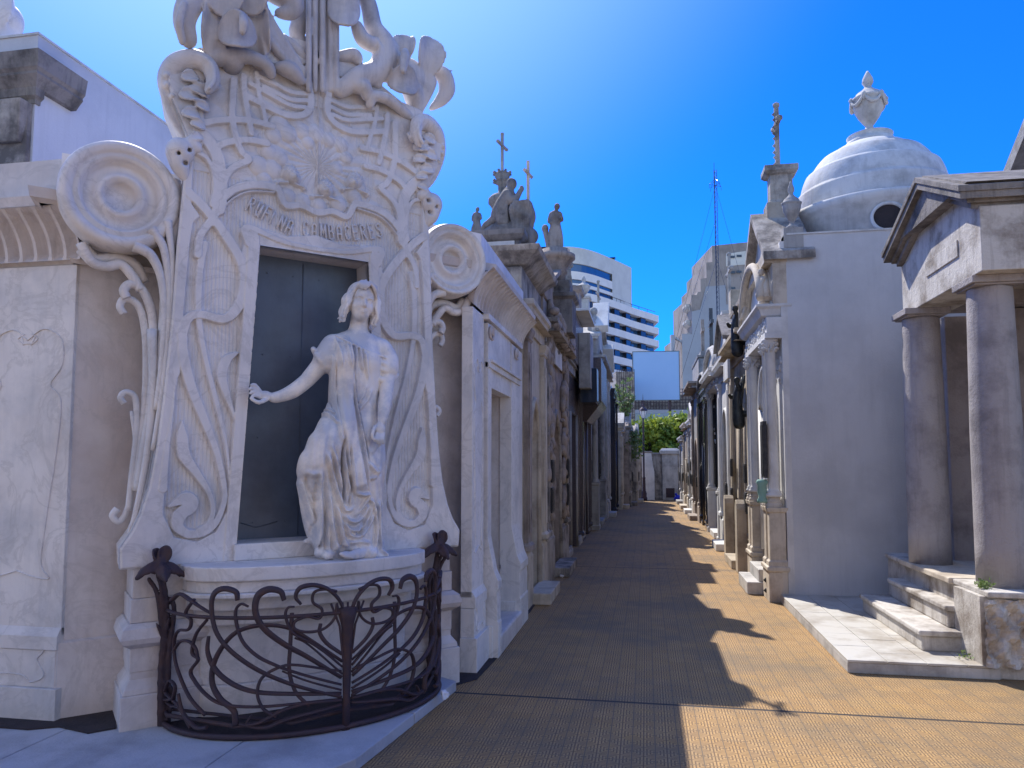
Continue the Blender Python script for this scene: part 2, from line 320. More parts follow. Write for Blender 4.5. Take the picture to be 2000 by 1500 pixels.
# ============================================================ SETTING: ground
def floor_material():
    m = bpy.data.materials.new('ribbed_yellow_tiles'); m.use_nodes = True; t = m.node_tree; N = t.nodes; L = t.links; b = N['Principled BSDF']
    geo = N.new('ShaderNodeNewGeometry'); sp = N.new('ShaderNodeSeparateXYZ'); L.new(geo.outputs['Position'], sp.inputs[0])
    def mt(op, a, c=None, e=None):
        q = N.new('ShaderNodeMath'); q.operation = op
        for i, v in enumerate((a, c, e)):
            if v is None: continue
            if isinstance(v, (int, float)): q.inputs[i].default_value = v
            else: L.new(v, q.inputs[i])
        return q.outputs[0]
    T = .128
    fx = mt('FRACT', mt('DIVIDE', mt('ADD', sp.outputs[0], 40.0+.035), T)); fy = mt('FRACT', mt('DIVIDE', mt('ADD', sp.outputs[1], 40.0), T))
    ax = mt('ABSOLUTE', mt('SUBTRACT', fx, .5)); ay = mt('ABSOLUTE', mt('SUBTRACT', fy, .5))
    side = mt('GREATER_THAN', ax, mt('MULTIPLY', ay, 1.0))            # left/right wedge: ribs run across; top/bottom wedge: ribs run along
    gx = mt('ABSOLUTE', mt('SUBTRACT', mt('FRACT', mt('MULTIPLY', fx, 7)), .5)); gy = mt('ABSOLUTE', mt('SUBTRACT', mt('FRACT', mt('MULTIPLY', fy, 7)), .5))
    g = mt('ADD', mt('MULTIPLY', gy, side), mt('MULTIPLY', gx, mt('SUBTRACT', 1.0, side)))
    rib = mt('MULTIPLY', mt('LESS_THAN', g, .2), mt('LESS_THAN', mt('MAXIMUM', ax, ay), .46))
    jx = mt('GREATER_THAN', ax, .472); jy = mt('GREATER_THAN', ay, .478); joint = mt('MAXIMUM', jx, jy)
    # heavier joints between poured strips of pavement
    by = mt('ABSOLUTE', mt('SUBTRACT', mt('FRACT', mt('DIVIDE', mt('ADD', sp.outputs[1], 40-.33), 6.4)), .5)); seam = mt('GREATER_THAN', by, .4975)
    def noise(sc, det=6, r=.6):
        n = N.new('ShaderNodeTexNoise'); n.inputs['Scale'].default_value = sc; n.inputs['Detail'].default_value = det; n.inputs['Roughness'].default_value = r
        L.new(geo.outputs['Position'], n.inputs['Vector']); return n.outputs['Fac']
    def mr(f, a, c):
        q = N.new('ShaderNodeMapRange'); q.inputs[1].default_value = a; q.inputs[2].default_value = c; L.new(f, q.inputs[0]); return q.outputs[0]
    def mix(f, a, c):
        q = N.new('ShaderNodeMix'); q.data_type = 'RGBA'; L.new(f, q.inputs[0])
        for i, v in ((6, a), (7, c)):
            if isinstance(v, tuple): q.inputs[i].default_value = (*v, 1)
            else: L.new(v, q.inputs[i])
        return q.outputs[2]
    # each tile its own shade
    cv = N.new('ShaderNodeCombineXYZ'); L.new(mt('FLOOR', mt('DIVIDE', mt('ADD', sp.outputs[0], 40.035), T)), cv.inputs[0]); L.new(mt('FLOOR', mt('DIVIDE', mt('ADD', sp.outputs[1], 40.0), T)), cv.inputs[1])
    wn = N.new('ShaderNodeTexWhiteNoise'); wn.noise_dimensions = '2D'; L.new(cv.outputs[0], wn.inputs['Vector'])
    c = mix(wn.outputs['Value'], (.40, .24, .095), (.47, .29, .12))
    c = mix(mt('MULTIPLY', mt('GREATER_THAN', wn.outputs['Value'], .94), .28), c, (.17, .12, .08)); c = mix(mt('MULTIPLY', mt('LESS_THAN', wn.outputs['Value'], .05), .35), c, (.50, .33, .14))
    c = mix(mt('MULTIPLY', mr(noise(.9, 7, .65), .45, .62), .75), c, (.22, .165, .10))
    c = mix(mt('MULTIPLY', mr(noise(3.5, 6, .7), .52, .7), .55), c, (.46, .27, .08))
    c = mix(mt('MULTIPLY', rib, .8), c, (.10, .065, .04)); c = mix(mt('MULTIPLY', joint, .75), c, (.09, .075, .06)); c = mix(seam, c, (.04, .033, .03))
    c = mix(mt('MULTIPLY', mr(noise(9, 7, .8), .60, .72), .45), c, (.16, .12, .09))
    L.new(c, b.inputs['Base Color']); b.inputs['Roughness'].default_value = .72; b.inputs['Specular IOR Level'].default_value = .3
    h = mt('SUBTRACT', mt('MULTIPLY', noise(60, 4, .7), .35), mt('MAXIMUM', mt('MAXIMUM', mt('MULTIPLY', rib, .8), joint), mt('MULTIPLY', seam, 1.6)))
    bp = N.new('ShaderNodeBump'); bp.inputs['Strength'].default_value = .6; bp.inputs['Distance'].default_value = .004
    L.new(h, bp.inputs['Height']); L.new(bp.outputs[0], b.inputs['Normal']); return m
M['tiles'] = floor_material()
M['earth'] = mat('far_ground', (.26, .24, .21), (.2, .18, .16), .5, .1, 0, .9, 0)
tag(MB().box(-400, 400, -400, 600, -.5, -.02).build('ground', M['earth']), kind='structure')
tag(MB().box(-14, 9, -12, 60, -.018, 0).build('pavement', M['tiles']), kind='structure')
# pale cement kerb that follows the corner monument
KB = [(-9, 3.55), (-2.9, 3.42), (-2.2, 3.36), (-1.75, 3.5), (-1.44, 3.85), (-1.36, 4.3), (-1.31, 5.16), (-1.50, 5.35), (-2.6, 5.4), (-9, 5.4)]
KB = [(-9, 3.0), (-2.6, 3.0), (-1.95, 3.1), (-1.66, 3.42), (-1.50, 3.75), (-1.33, 5.16), (-1.55, 5.3), (-9, 5.3)]
kq = MB(); kq.prism([(-9, 3.0), (-3.306, 3.0), (-3.306, 5.3), (-9, 5.3)], .001, .07, 'z'); kq.prism([(-3.3, 3.0), (-2.6, 3.0), (-2.206, 3.06), (-2.206, 5.3), (-3.3, 5.3)], .001, .07, 'z')
kq.prism([(-2.2, 3.061), (-1.95, 3.1), (-1.66, 3.42), (-1.50, 3.75), (-1.414, 4.46), (-1.9, 4.6), (-2.2, 4.6)], .001, .07, 'z'); kq.prism([(-1.413, 4.468), (-1.33, 5.16), (-1.55, 5.3), (-2.2, 5.3), (-2.2, 4.607), (-1.9, 4.607)], .001, .07, 'z')
tag(kq.build('kerb', M['kerb'], bevel=.006), kind='structure')

# ============================================================ CORNER MAUSOLEUM
PO = np.array([-2.22, 4.668, 0.]); PA = R(43); PT = np.array([math.cos(PA), math.sin(PA), 0]); PD = np.array([-PT[1], PT[0], 0])
def pp(x, y, d=0.0):                       # photo point -> (u, z) on the portal plane, d metres behind it
    q = hit(x, y, PO+PD*d, PD)-PO; return (float(q @ PT), float(q[2]))
def pps(P, d=0.0, o=(0, 0), s=1.0): return [pp(o[0]+x/s, o[1]+y/s, d) for x, y in P]
A_ = ((300, 0), 3.0); B_ = ((280, 450), 1286/600); A2 = ((310, 200), 2000/300); LZ = ((0, 480), 1210/500)
maus = thing('corner_mausoleum', 'white marble corner mausoleum with tall carved portal, dark door and scroll volutes', 'mausoleum', tuple(PO), PA)
WP = maus.matrix_basis.copy(); WPI = (Matrix.Translation(PO) @ Matrix.Rotation(PA, 4, 'Z')).inverted()
side = WPI @ Matrix.Translation((-1.36, 0, 0)) @ Matrix.Rotation(R(90), 4, 'Z')      # x = world Y, -y = towards the street
front = WPI @ Matrix.Translation((0, 3.97, 0))                                       # x = world X
# ---- portal plate as carved relief
def seg_d(U, Z, P, closed=False):
    P = [np.array(p) for p in P]+([np.array(P[0])] if closed else []); D = np.full(U.shape, 9.0); T = np.zeros(U.shape)
    n = len(P)-1
    for i in range(n):
        a, b = P[i], P[i+1]; ba = b-a; t = np.clip(((U-a[0])*ba[0]+(Z-a[1])*ba[1])/max(ba@ba, 1e-9), 0, 1)
        d = np.hypot(U-a[0]-t*ba[0], Z-a[1]-t*ba[1]); k = d < D; D[k] = d[k]; T[k] = (i+t[k])/n
    return D, T
def inside(U, Z, P):
    r = np.zeros(U.shape, bool); n = len(P)
    for i in range(n):
        (x1, y1), (x2, y2) = P[i], P[(i+1) % n]
        if y1 == y2: continue
        r ^= ((y1 > Z) != (y2 > Z)) & (U < (x2-x1)*(Z-y1)/(y2-y1)+x1)
    return r
zb = .975
OLh = [(-1.12, zb+.0), (-1.125, zb+.06)]+pps([(232, 1072), (255, 1040), (272, 1005), (290, 950), (305, 870), (320, 750), (334, 620), (344, 480), (357, 355), (372, 318), (366, 270), (350, 232), (332, 190), (325, 150), (345, 118), (390, 96), (440, 104), (520, 90), (590, 70)])
OLh += [(-.0, OLh[-1][1]+.12)]
OL = OLh+[(-u, z) for u, z in reversed(OLh[:-1])]
DT, DB, DW0, DW1 = 3.02, 1.09, .375, .475         # door opening: taper
door_poly = [(-DW1, zb-.1), (-DW1, DB), (-DW0, DT), (DW0, DT), (DW1, DB), (DW1, zb-.1)]
H0 = .004
gu = np.arange(-1.2, 1.2+H0, H0); gz = np.arange(zb, 4.5, H0); U, Z = np.meshgrid(gu, gz, indexing='ij'); UA = -np.abs(U)
inO = inside(U, Z, OL); inD = inside(U, Z, door_poly); dO, _ = seg_d(U, Z, OL, True)
hgt = np.full(U.shape, .032)
def recess(P):
    global hgt
    k = inside(UA, Z, P); d, _ = seg_d(UA, Z, P, True); f = np.clip(d/.008, 0, 1)*k
    hgt = hgt*(1-f)+f*(.0055*np.cos(U*2*np.pi/.023))
# lower side panel, upper fan
recess(pps([(150, 600), (140, 620), (85, 1080), (80, 1190), (125, 1285), (220, 1303), (300, 1262), (355, 1160), (385, 900), (402, 500), (425, 260), (395, 110), (330, 0), (240, -60), (205, -30), (190, 60), (165, 345)], 0, *B_))
fan = pps([(396, 108), (400, 200), (412, 255), (428, 290), (436, 340), (436, 375), (400, 400), (430, 470), (475, 505), (480, 460), (500, 446), (560, 458), (620, 468)])
ztop = pp(600, 105)[1]; fan = pps([(372, 400), (376, 300), (402, 280), (396, 230), (396, 180), (402, 130), (470, 125), (590, 130)])+[(0, ztop), (0, DT+.13)]+pps([(560, 464), (500, 446), (480, 460), (470, 500), (430, 470), (392, 430)])
recess([p if p[0] < 0 else (-.0, p[1]) for p in fan])
def band(P, w, frame=None, h=.036, ends=None, both=True, bev=.005, round_=False, add=0):
    global hgt
    P = pps(P, 0, *frame) if frame else P
    P = [p for p in smoothpath([(p[0], p[1]) for p in P], 5)]
    pu = [p[0] for p in P]; pz = [p[1] for p in P]; UU = UA if both else U
    m = w+.02; i0 = max(0, int((min(pz)-m-zb)/H0)); i1 = int((max(pz)+m-zb)/H0)+1
    sub = (slice(None), slice(i0, max(i1, i0+1))); d, t = seg_d(UU[sub], Z[sub], P)
    ww = w if ends is None else np.interp(t, np.linspace(0, 1, len(ends)), ends)
    f = np.clip((ww-d)/bev, 0, 1); hh = h
    if round_: f = np.sqrt(np.clip(1-(d/ww)**2, 0, 1)); hh = h
    hgt[sub] = np.maximum(hgt[sub], f*hh+add*(f > 0))
W_ = .026
# upper trellis of straps
for P, w in [([(465, 480), (458, 600), (455, 700), (478, 820), (510, 900), (552, 945), (470, 985), (420, 1040), (395, 1130)], .026),
             ([(522, 455), (528, 560), (545, 670), (568, 790)], .024), ([(598, 440), (610, 560), (632, 640), (650, 720)], .02),
             ([(545, 575), (650, 630), (760, 680), (850, 688), (905, 655), (915, 590), (905, 500)], .027),
             ([(640, 520), (720, 560), (800, 595), (890, 600)], .020), ([(560, 500), (640, 545), (720, 590), (800, 630), (880, 640)], .02), ([(600, 455), (700, 500), (800, 550), (890, 560)], .02),
             ([(300, 730), (370, 715), (470, 712), (570, 718), (690, 750)], .026), ([(345, 900), (400, 852), (500, 832), (570, 832), (660, 850)], .026),
             ([(270, 780), (320, 840), (370, 930), (385, 1050), (385, 1180), (375, 1230)], .045), ([(250, 900), (310, 940), (345, 1020), (355, 1120), (335, 1210)], .018),
             ([(400, 1165), (470, 1115), (560, 1092), (650, 1095), (715, 1110)], .030),
             ([(340, 1330), (400, 1230), (470, 1165), (560, 1130), (700, 1135)], .010),
             ([(205, 1140), (260, 1190), (330, 1270), (400, 1360), (450, 1440), (490, 1500)], .034),
             ([(400, 1180), (330, 1300), (270, 1390), (255, 1500)], .026)]:
    band(P, w, A_)
# cloud shelf under the cherubs, across the axis
zz = pp(628, 420)[1]; uu = pp(541, 372)
band([uu, (uu[0]*.8, uu[1]-.10), (uu[0]*.4, zz+.03), (0, zz), (-uu[0]*.4, zz+.03), (-uu[0]*.8, uu[1]-.10), (-uu[0], uu[1])], .026, both=False)
# lower tendrils
band([(255, 60), (235, 160), (228, 300), (232, 400), (262, 560), (312, 760), (345, 920), (362, 1090)], .02, B_, h=.030, ends=[.026, .024, .02, .012])
band([(330, 10), (385, 95), (418, 190), (405, 300), (340, 372), (240, 355), (185, 370), (158, 440)], .034, B_, ends=[.036, .034, .036, .032, .03, .034])
band([(160, 420), (165, 520), (195, 650), (250, 790), (300, 920), (328, 1040), (335, 1130), (300, 1220), (240, 1265), (180, 1270)], .02, B_, ends=[.03, .036, .034, .026, .022, .02, .03, .03])
band([(180, 1270), (140, 1235), (155, 1180), (190, 1150), (180, 1125), (150, 1130), (105, 1155)], .03, B_, ends=[.03, .04, .055, .055, .04, .012])
band([(160, 800), (160, 860), (168, 940), (215, 1010), (265, 1085), (288, 1160), (270, 1225), (225, 1250)], .02, B_, ends=[.008, .036, .042, .03, .022, .02, .02, .012])
band([(390, 515), (345, 545), (325, 610), (345, 690), (372, 770), (388, 830)], .02, B_, ends=[.010, .034, .036, .026, .014, .008])
band([(135, 600), (120, 760), (95, 920), (80, 1080)], .02, B_, ends=[.004, .012, .02, .03])
# door surround
ds = [(-DW1-.035, DB-.12), (-DW1-.035, DB), (-DW0-.045, DT-.1), (-DW0-.065, DT+.01), (-DW0-.10, DT+.085), (-DW0-.04, DT+.10), (-.22, DT+.045), (0, DT+.032)]
hg2 = hgt.copy(); band(ds, .04, h=.042, ends=[.04, .04, .04, .042, .03, .026, .02, .02])
# rays, clouds and cherub faces
ru, rz_ = pp(617, 325); rr = np.hypot(U-.0, Z-rz_); an = np.arctan2(Z-rz_, U)
k = (rr < .42) & (Z > rz_-.25) & (hgt < .014); f = np.clip((.42-rr)/.12, 0, 1)
hgt = np.where(k, hgt*(1-f)+f*(.008+.010*np.abs(np.sin(an*13+.6*np.sin(an*5)))), hgt)
bg_r = (hgt < .014) & (np.hypot(U, Z-rz_) < 1.2) & (Z > rz_-.2); hgt = np.where(bg_r & ~k, .004+.006*np.abs(np.sin(an*17)), hgt)
def blob(u, z, r, h, sx=1.0):
    global hgt
    d = ((U-u)/(r*sx))**2+((Z-z)/r)**2; hgt = np.maximum(hgt, np.where(d < 1, h*np.sqrt(np.clip(1-d, 0, 1))+.004, -1))
for (x, y, r, h) in [(545, 245, .07, .03), (535, 265, .06, .03), (560, 262, .07, .035), (590, 258, .06, .03), (615, 262, .07, .03), (640, 275, .06, .03), (525, 300, .06, .03), (505, 325, .07, .03), (530, 330, .07, .03), (545, 310, .06, .03), (665, 285, .06, .03), (675, 310, .05, .03), (600, 280, .05, .03), (655, 330, .05, .025), (515, 350, .05, .03),
                     (560, 385, .06, .035), (590, 395, .06, .035), (620, 402, .06, .035), (660, 400, .06, .035), (690, 385, .06, .035), (700, 365, .05, .03)]:
    u, z = pp(x, y); blob(u, z, r, h)
for (x, y, tw) in [(566, 345, .2), (634, 372, .0), (692, 358, -.25)]:
    u, z = pp(x, y); blob(u, z+.010, .062, .06); 
    blob(u+tw*.1, z-.012, .047, .075)
    k = ((U-u)**2+(Z-z-.02)**2 < .066**2) & (Z > z+.012); hgt = np.where(k, hgt+.005*np.sin(U*230+Z*60)*np.sin(Z*210), hgt)
    for e in (-.017, .017):
        k = np.exp(-(((U-u-tw*.1-e)/.009)**2+((Z-z+.006)/.006)**2)); hgt = hgt-.012*k
    hgt = hgt+.014*np.exp(-(((U-u-tw*.1)/.006)**2+((Z-z+.018)/.012)**2)); hgt = hgt-.008*np.exp(-(((U-u-tw*.1)/.012)**2+((Z-z+.038)/.003)**2))
    for s in (-1, 1):                      # small wings
        for q in range(4):
            a = R(200 if s < 0 else -20)+s*q*.22; P = [(u+s*.02, z-.055), (u+s*.05+.045*math.cos(a), z-.06+.03*math.sin(a)-.006*q), (u+.095*math.cos(a), z-.06+.06*math.sin(a)-.008*q)]
            band(P, .012, h=.045-.006*q, both=False, round_=True)
edge_f = np.clip(dO/.012, 0, 1); hgt = hgt*np.where(dO < .012, .6+.4*edge_f, 1)
hgt += (RNG.random(hgt.shape)-.5)*.0003
mask = inO & ~inD; cell = mask[:-1, :-1] & mask[1:, :-1] & mask[:-1, 1:] & mask[1:, 1:]
used = np.zeros(mask.shape, bool)
for i in (0, 1):
    for j in (0, 1): used[i:mask.shape[0]-1+i, j:mask.shape[1]-1+j] |= cell
# pull border vertices on to the true outline
bor = used.copy(); full = np.zeros(mask.shape, int)
for i in (0, 1):
    for j in (0, 1): full[i:mask.shape[0]-1+i, j:mask.shape[1]-1+j] += cell
bor &= full < 4; ids = np.full(mask.shape, -1); ids[used] = np.arange(used.sum())
VU, VZ = U.copy(), Z.copy(); bi = np.argwhere(bor); lines = [(OL[i], OL[(i+1) % len(OL)]) for i in range(len(OL))]+[(door_poly[i], door_poly[i+1]) for i in range(5)]
bu, bz = U[bor], Z[bor]; best = np.full(bu.shape, .009); nu, nz_ = bu.copy(), bz.copy()
for a, b in lines:
    a, b = np.array(a), np.array(b); ba = b-a; t = np.clip(((bu-a[0])*ba[0]+(bz-a[1])*ba[1])/max(ba@ba, 1e-9), 0, 1); qx, qz = a[0]+t*ba[0], a[1]+t*ba[1]; d = np.hypot(bu-qx, bz-qz)
    k = d < best; best[k] = d[k]; nu[k] = qx[k]; nz_[k] = qz[k]
VU[bor] = nu; VZ[bor] = nz_
V = np.stack([VU[used], -hgt[used], VZ[used]], 1); c = np.argwhere(cell); Q = np.stack([ids[c[:, 0], c[:, 1]], ids[c[:, 0]+1, c[:, 1]], ids[c[:, 0]+1, c[:, 1]+1], ids[c[:, 0], c[:, 1]+1]], 1)
# skirt from the border back into the slab
cp = np.pad(cell, 1); sk = []
for (di, dj, a, b) in ((-1, 0, (0, 1), (0, 0)), (1, 0, (1, 0), (1, 1)), (0, -1, (0, 0), (1, 0)), (0, 1, (1, 1), (0, 1))):
    nb = cp[1+di:cp.shape[0]-1+di, 1+dj:cp.shape[1]-1+dj]; e = np.argwhere(cell & ~nb); sk.append(np.stack([ids[e[:, 0]+a[0], e[:, 1]+a[1]], ids[e[:, 0]+b[0], e[:, 1]+b[1]]], 1))
sk = np.concatenate(sk); n0 = len(V); V2 = V.copy(); V2[:, 1] = .06; Vall = np.concatenate([V, V2]); SQ = np.stack([sk[:, 0], sk[:, 1], sk[:, 1]+n0, sk[:, 0]+n0], 1)
usedv = np.unique(np.concatenate([Q.ravel(), SQ.ravel()])); rm = np.full(len(Vall), -1); rm[usedv] = np.arange(len(usedv))
np_mesh('portal_relief', Vall[usedv], rm[np.concatenate([Q, SQ])], M['marble'], maus)
def inset(P, d):                           # crude shrink of the outline so the backing slab hides behind the relief
    return [(u*(1-d), z-(d*.5 if z > 4.2 else 0)) for u, z in P]
S_ = [(-u, z) for u, z in door_poly]
slab = [p for p in inset(OL, .012)]
# slab polygon with the doorway notched out of its foot
slab = slab+[(DW1+.001, zb), (DW1+.001, DB), (DW0+.001, DT+.001), (-DW0-.001, DT+.001), (-DW1-.001, DB), (-DW1-.001, zb)]
MB().prism(slab, .03, .33).build('portal_slab', M['marble'], maus)
# ---- door, reveal and sill
MB().prism([(-DW1-.03, DB), (-DW0-.02, DT+.02), (DW0+.02, DT+.02), (DW1+.03, DB)], .20, .24).build('door', M['door'], maus)
o_ = MB()
for zq in np.linspace(1.2, 2.9, 4):
    for u_ in (-.33, -.11, .12, .34): o_.lathe((u_*(1-.1*(zq-1)), .196, zq), [(0, -.006), (.007, 0), (0, .006)], 8)
o_.tube([(-.40, .198, 1.20), (-.30, .197, 1.165), (-.16, .198, 1.20)], .004, 5); o_.tube([(-.02, .199, 1.1), (-.02, .199, 3.0)], .004, 5)
o_.build('door_studs', M['door'], maus)
MB().box(-DW1-.02, DW1+.02, -.08, .30, .985, DB+.0).build('door_sill', M['marble'], maus, .008)
# ---- inscription (strokes)
LET = {'R': [[(0, 0), (0, 1)], [(0, 1), (.42, .93), (.5, .72), (.38, .55), (0, .5)], [(.18, .5), (.55, 0)]], 'V': [[(0, 1), (.06, .3), (.2, 0), (.36, .12), (.5, 1)], [(.5, 1), (.5, 0)]][:1]+[[(.5, 1), (.48, .0)]],
       'F': [[(0, 0), (0, 1), (.5, 1)], [(0, .55), (.4, .55)]], 'I': [[(0, 0), (0, 1)]], 'N': [[(0, 0), (0, 1), (.5, 0), (.5, 1)]], 'A': [[(0, 0), (.02, .75), (.25, 1), (.48, .75), (.5, 0)], [(0, .38), (.5, .38)]],
       'C': [[(.5, .82), (.3, 1), (.05, .85), (0, .45), (.08, .1), (.3, 0), (.5, .15)]], 'M': [[(0, 0), (.04, 1), (.3, .3), (.56, 1), (.6, 0)]], 'B': [[(0, 0), (0, 1), (.36, .95), (.4, .7), (.3, .55), (0, .52)], [(.3, .55), (.5, .4), (.48, .1), (.3, 0), (0, 0)]],
       'E': [[(.48, 1), (0, 1), (0, 0), (.5, 0)], [(0, .52), (.4, .52)]], 'S': [[(.5, .85), (.3, 1), (.05, .88), (.05, .68), (.45, .4), (.5, .15), (.25, 0), (0, .12)]]}
def letters(word, a, b, sag):
    txt = MB()
    n = len(word)
    for i, ch in enumerate(word):
        t = (i+.5)/n; x = a[0]+(b[0]-a[0])*t; z = a[1]+(b[1]-a[1])*t-sag*4*t*(1-t); ang = math.atan2(b[1]-a[1], b[0]-a[0])-sag*4*(1-2*t)/(b[0]-a[0])*.9
        hh = .102; ww = .047; ca, sa = math.cos(ang), math.sin(ang)
        for st in LET[ch]:
            P = []
            for (p, q) in st:
                dx, dz = (p-.25)*ww*1.25+.12*q*.0, (q-.5)*hh; P.append((x+dx*ca-dz*sa, -.013, z+dx*sa+dz*ca))
            for p_, q_ in zip(P[:-1], P[1:]): txt.tube([p_, q_], .0070, 8)
            for p_ in P: txt.lathe((p_[0], p_[1], p_[2]), [(0, -.0078), (.0055, -.0055), (.0078, 0), (.0055, .0055), (0, .0078)], 8)
    txt.build('inscription', M['marble'], maus)
letters('RVFINA', pp(482, 396), pp(572, 447), .004)
letters('CAMBACERES', pp(588, 446), pp(746, 450), .026)

# ---- pedestal under the portal
pd = MB()
for (hw, d0, z0, z1) in [(1.05, -.02, .80, zb-.002), (1.06, -.035, .66, .80)]: pd.box(-hw, hw, d0, .33, z0, z1)
pd.loft([(-1.07, 1.07, -.05, .33, .66), (-1.10, 1.10, -.085, .33, .635), (-1.115, 1.115, -.10, .33, .58), (-1.10, 1.10, -.09, .33, .55), (-1.06, 1.06, -.05, .33, .52)])
pd.box(-1.055, 1.055, -.045, .33, .38, .52)
pd.loft([(-1.05, 1.05, -.04, .33, .52), (-1.05, 1.05, -.04, .33, .34), (-1.085, 1.085, -.075, .33, .29), (-1.09, 1.09, -.08, .33, .26)])
pd.box(-1.10, 1.10, -.09, .33, .0, .26)
pd.build('pedestal', M['marble2'], maus, .006)
# bow-fronted shelf the figure stands on
def bow(hw, d, n=18, back=.05): return [(hw, back), (-hw, back)]+[(-hw*math.cos(math.pi*i/n), -d*math.sin(math.pi*i/n)**.75-.02) for i in range(n+1)]
sh = MB(); sh.prism(bow(.80, .42), .90, .985, 'z'); sh.prism(bow(.78, .39), .83, .90, 'z'); sh.prism(bow(.80, .42), .80, .83, 'z'); sh.prism(bow(.76, .34), .72, .80, 'z'); sh.prism(bow(.72, .24), .62, .72, 'z'); sh.prism(bow(.68, .17), .26, .62, 'z'); sh.prism(bow(.70, .20), .0, .26, 'z')
sh.build('bowed_shelf', M['marble'], maus, .008)

# ---- walls: chamfer, cross-street side, street side
pr = [(0, .10), (.26, .10), (.27, .07), (.52, .07), (.53, .05), (.60, .05), (.62, .0), (2.74, 0)]
bt = [(2.72, 0), (2.78, .02), (2.80, .035), (2.83, .035)]
cove = [(2.83, .03), (2.95, .055), (3.05, .10), (3.12, .16), (3.15, .20), (3.15, .23), (3.20, .24), (3.22, .20), (3.26, .20), (3.48, .17)]
def plan_loft(P, prof):                    # P: plan polyline (outer face) with outward offset applied per edge normal; closed behind
    n = len(P); V = []; F = []
    def off(p):
        out = []
        for i in range(n):
            a = np.array(P[i-1]) if i > 0 else None; b = np.array(P[i]); c = np.array(P[i+1]) if i < n-1 else None
            ns = []
            if a is not None: e = (b-a)/np.linalg.norm(b-a); ns.append(np.array([e[1], -e[0]]))
            if c is not None: e = (c-b)/np.linalg.norm(c-b); ns.append(np.array([e[1], -e[0]]))
            m = sum(ns); m = m/np.linalg.norm(m); out.append(b+m*p/max(m@ns[0], .4))
        return out
    mb = MB()
    for z, p in prof: V += [(q[0], q[1], z) for q in off(p)]
    for i in range(len(prof)-1):
        for k in range(n-1): F.append((i*n+k, i*n+k+1, (i+1)*n+k+1, (i+1)*n+k))
    # back wall & caps
    bk = [(P[0][0], 12.0), (P[0][0], 12.0)]
    mb.add(V, F); return mb
CW = .36                                   # chamfer wall sits this far behind the portal plane
def PW(u, d): q = PO+PT*u+PD*d; return (q[0], q[1])
cA = PW(-1.38, CW); cB = PW(1.36, CW)
plan = [(-7.2, 4.02), (cA[0]-.02, 4.02), cA, cB, (-1.42, cB[1]+.05), (-1.42, 8.0)]
body = plan_loft(plan[:-1]+[(-1.42, 6.19)], [(0, .03), (.52, .03), (.53, 0), (3.15, 0)])
body.box(-1.63, -1.42, 7.17, 7.99, 0, 3.15); body.box(-1.63, -1.42, 6.19, 7.17, 2.242, 3.15); body.box(-1.63, -1.421, 6.16, 6.192, 0, 2.242)
wall_o = body.build('wall', M['marble2'], maus, M4=WPI)
core = [(-7.2, 4.2), (-3.5, 4.2), (-1.62, 5.95), (-1.62, 7.98), (-7.2, 7.98)]
MB().prism(core, 0, 3.30, 'z').build('core', M['marble2'], maus, M4=WPI)
plan_loft(plan, [(2.83, .03), (2.86, .05), (2.86, .0)]).build('architrave', M['marble2'], maus, M4=WPI)
plan_loft(plan, [(3.13, .19), (3.15, .23), (3.21, .24), (3.22, .16), (3.22, .06)]).build('cornice', M['marble2'], maus, M4=WPI)
plan_loft(plan, [(3.21, .10), (3.49, .10), (3.49, -.5)]).build('parapet', M['marble'], maus, M4=WPI)
MB().prism([(-7.2, 4.0), (-3.5, 4.0), (-1.6, 5.75), (-1.6, 8.0), (-7.2, 8.0)], 3.22, 3.485, 'z').build('roof', M['marble2'], maus, M4=WPI)
# fluted cavetto frieze: ribs that lean outwards towards the top
def frieze(x0, x1, M4, step, name='fluted_frieze'):
    mb = MB(); n = int((x1-x0)/step); nz = 10; V = []; F = []; per = 10; nx = n*per
    for i in range(nx+1):
        x = x0+(x1-x0)*i/nx; ph = (i % per)/per; fl = .07*max(0, math.sin(math.pi*min(1, max(0, (ph-.12)/.76))))**.6
        for k in range(nz+1):
            t = k/nz; y = -(.035+.16*t**2.2); sc = min(1, t*6, (1-t)*7)
            V.append((x, y+fl*sc, 2.85+.29*t))
    for i in range(nx):
        for k in range(nz): F.append((i*(nz+1)+k, (i+1)*(nz+1)+k, (i+1)*(nz+1)+k+1, i*(nz+1)+k+1))
    mb.add(V, F, False); return mb.build(name, M['marble2'], maus, M4=M4)
frieze(-7.2, -3.42, front, .105)
frieze(5.62, 8.0, side, .108)
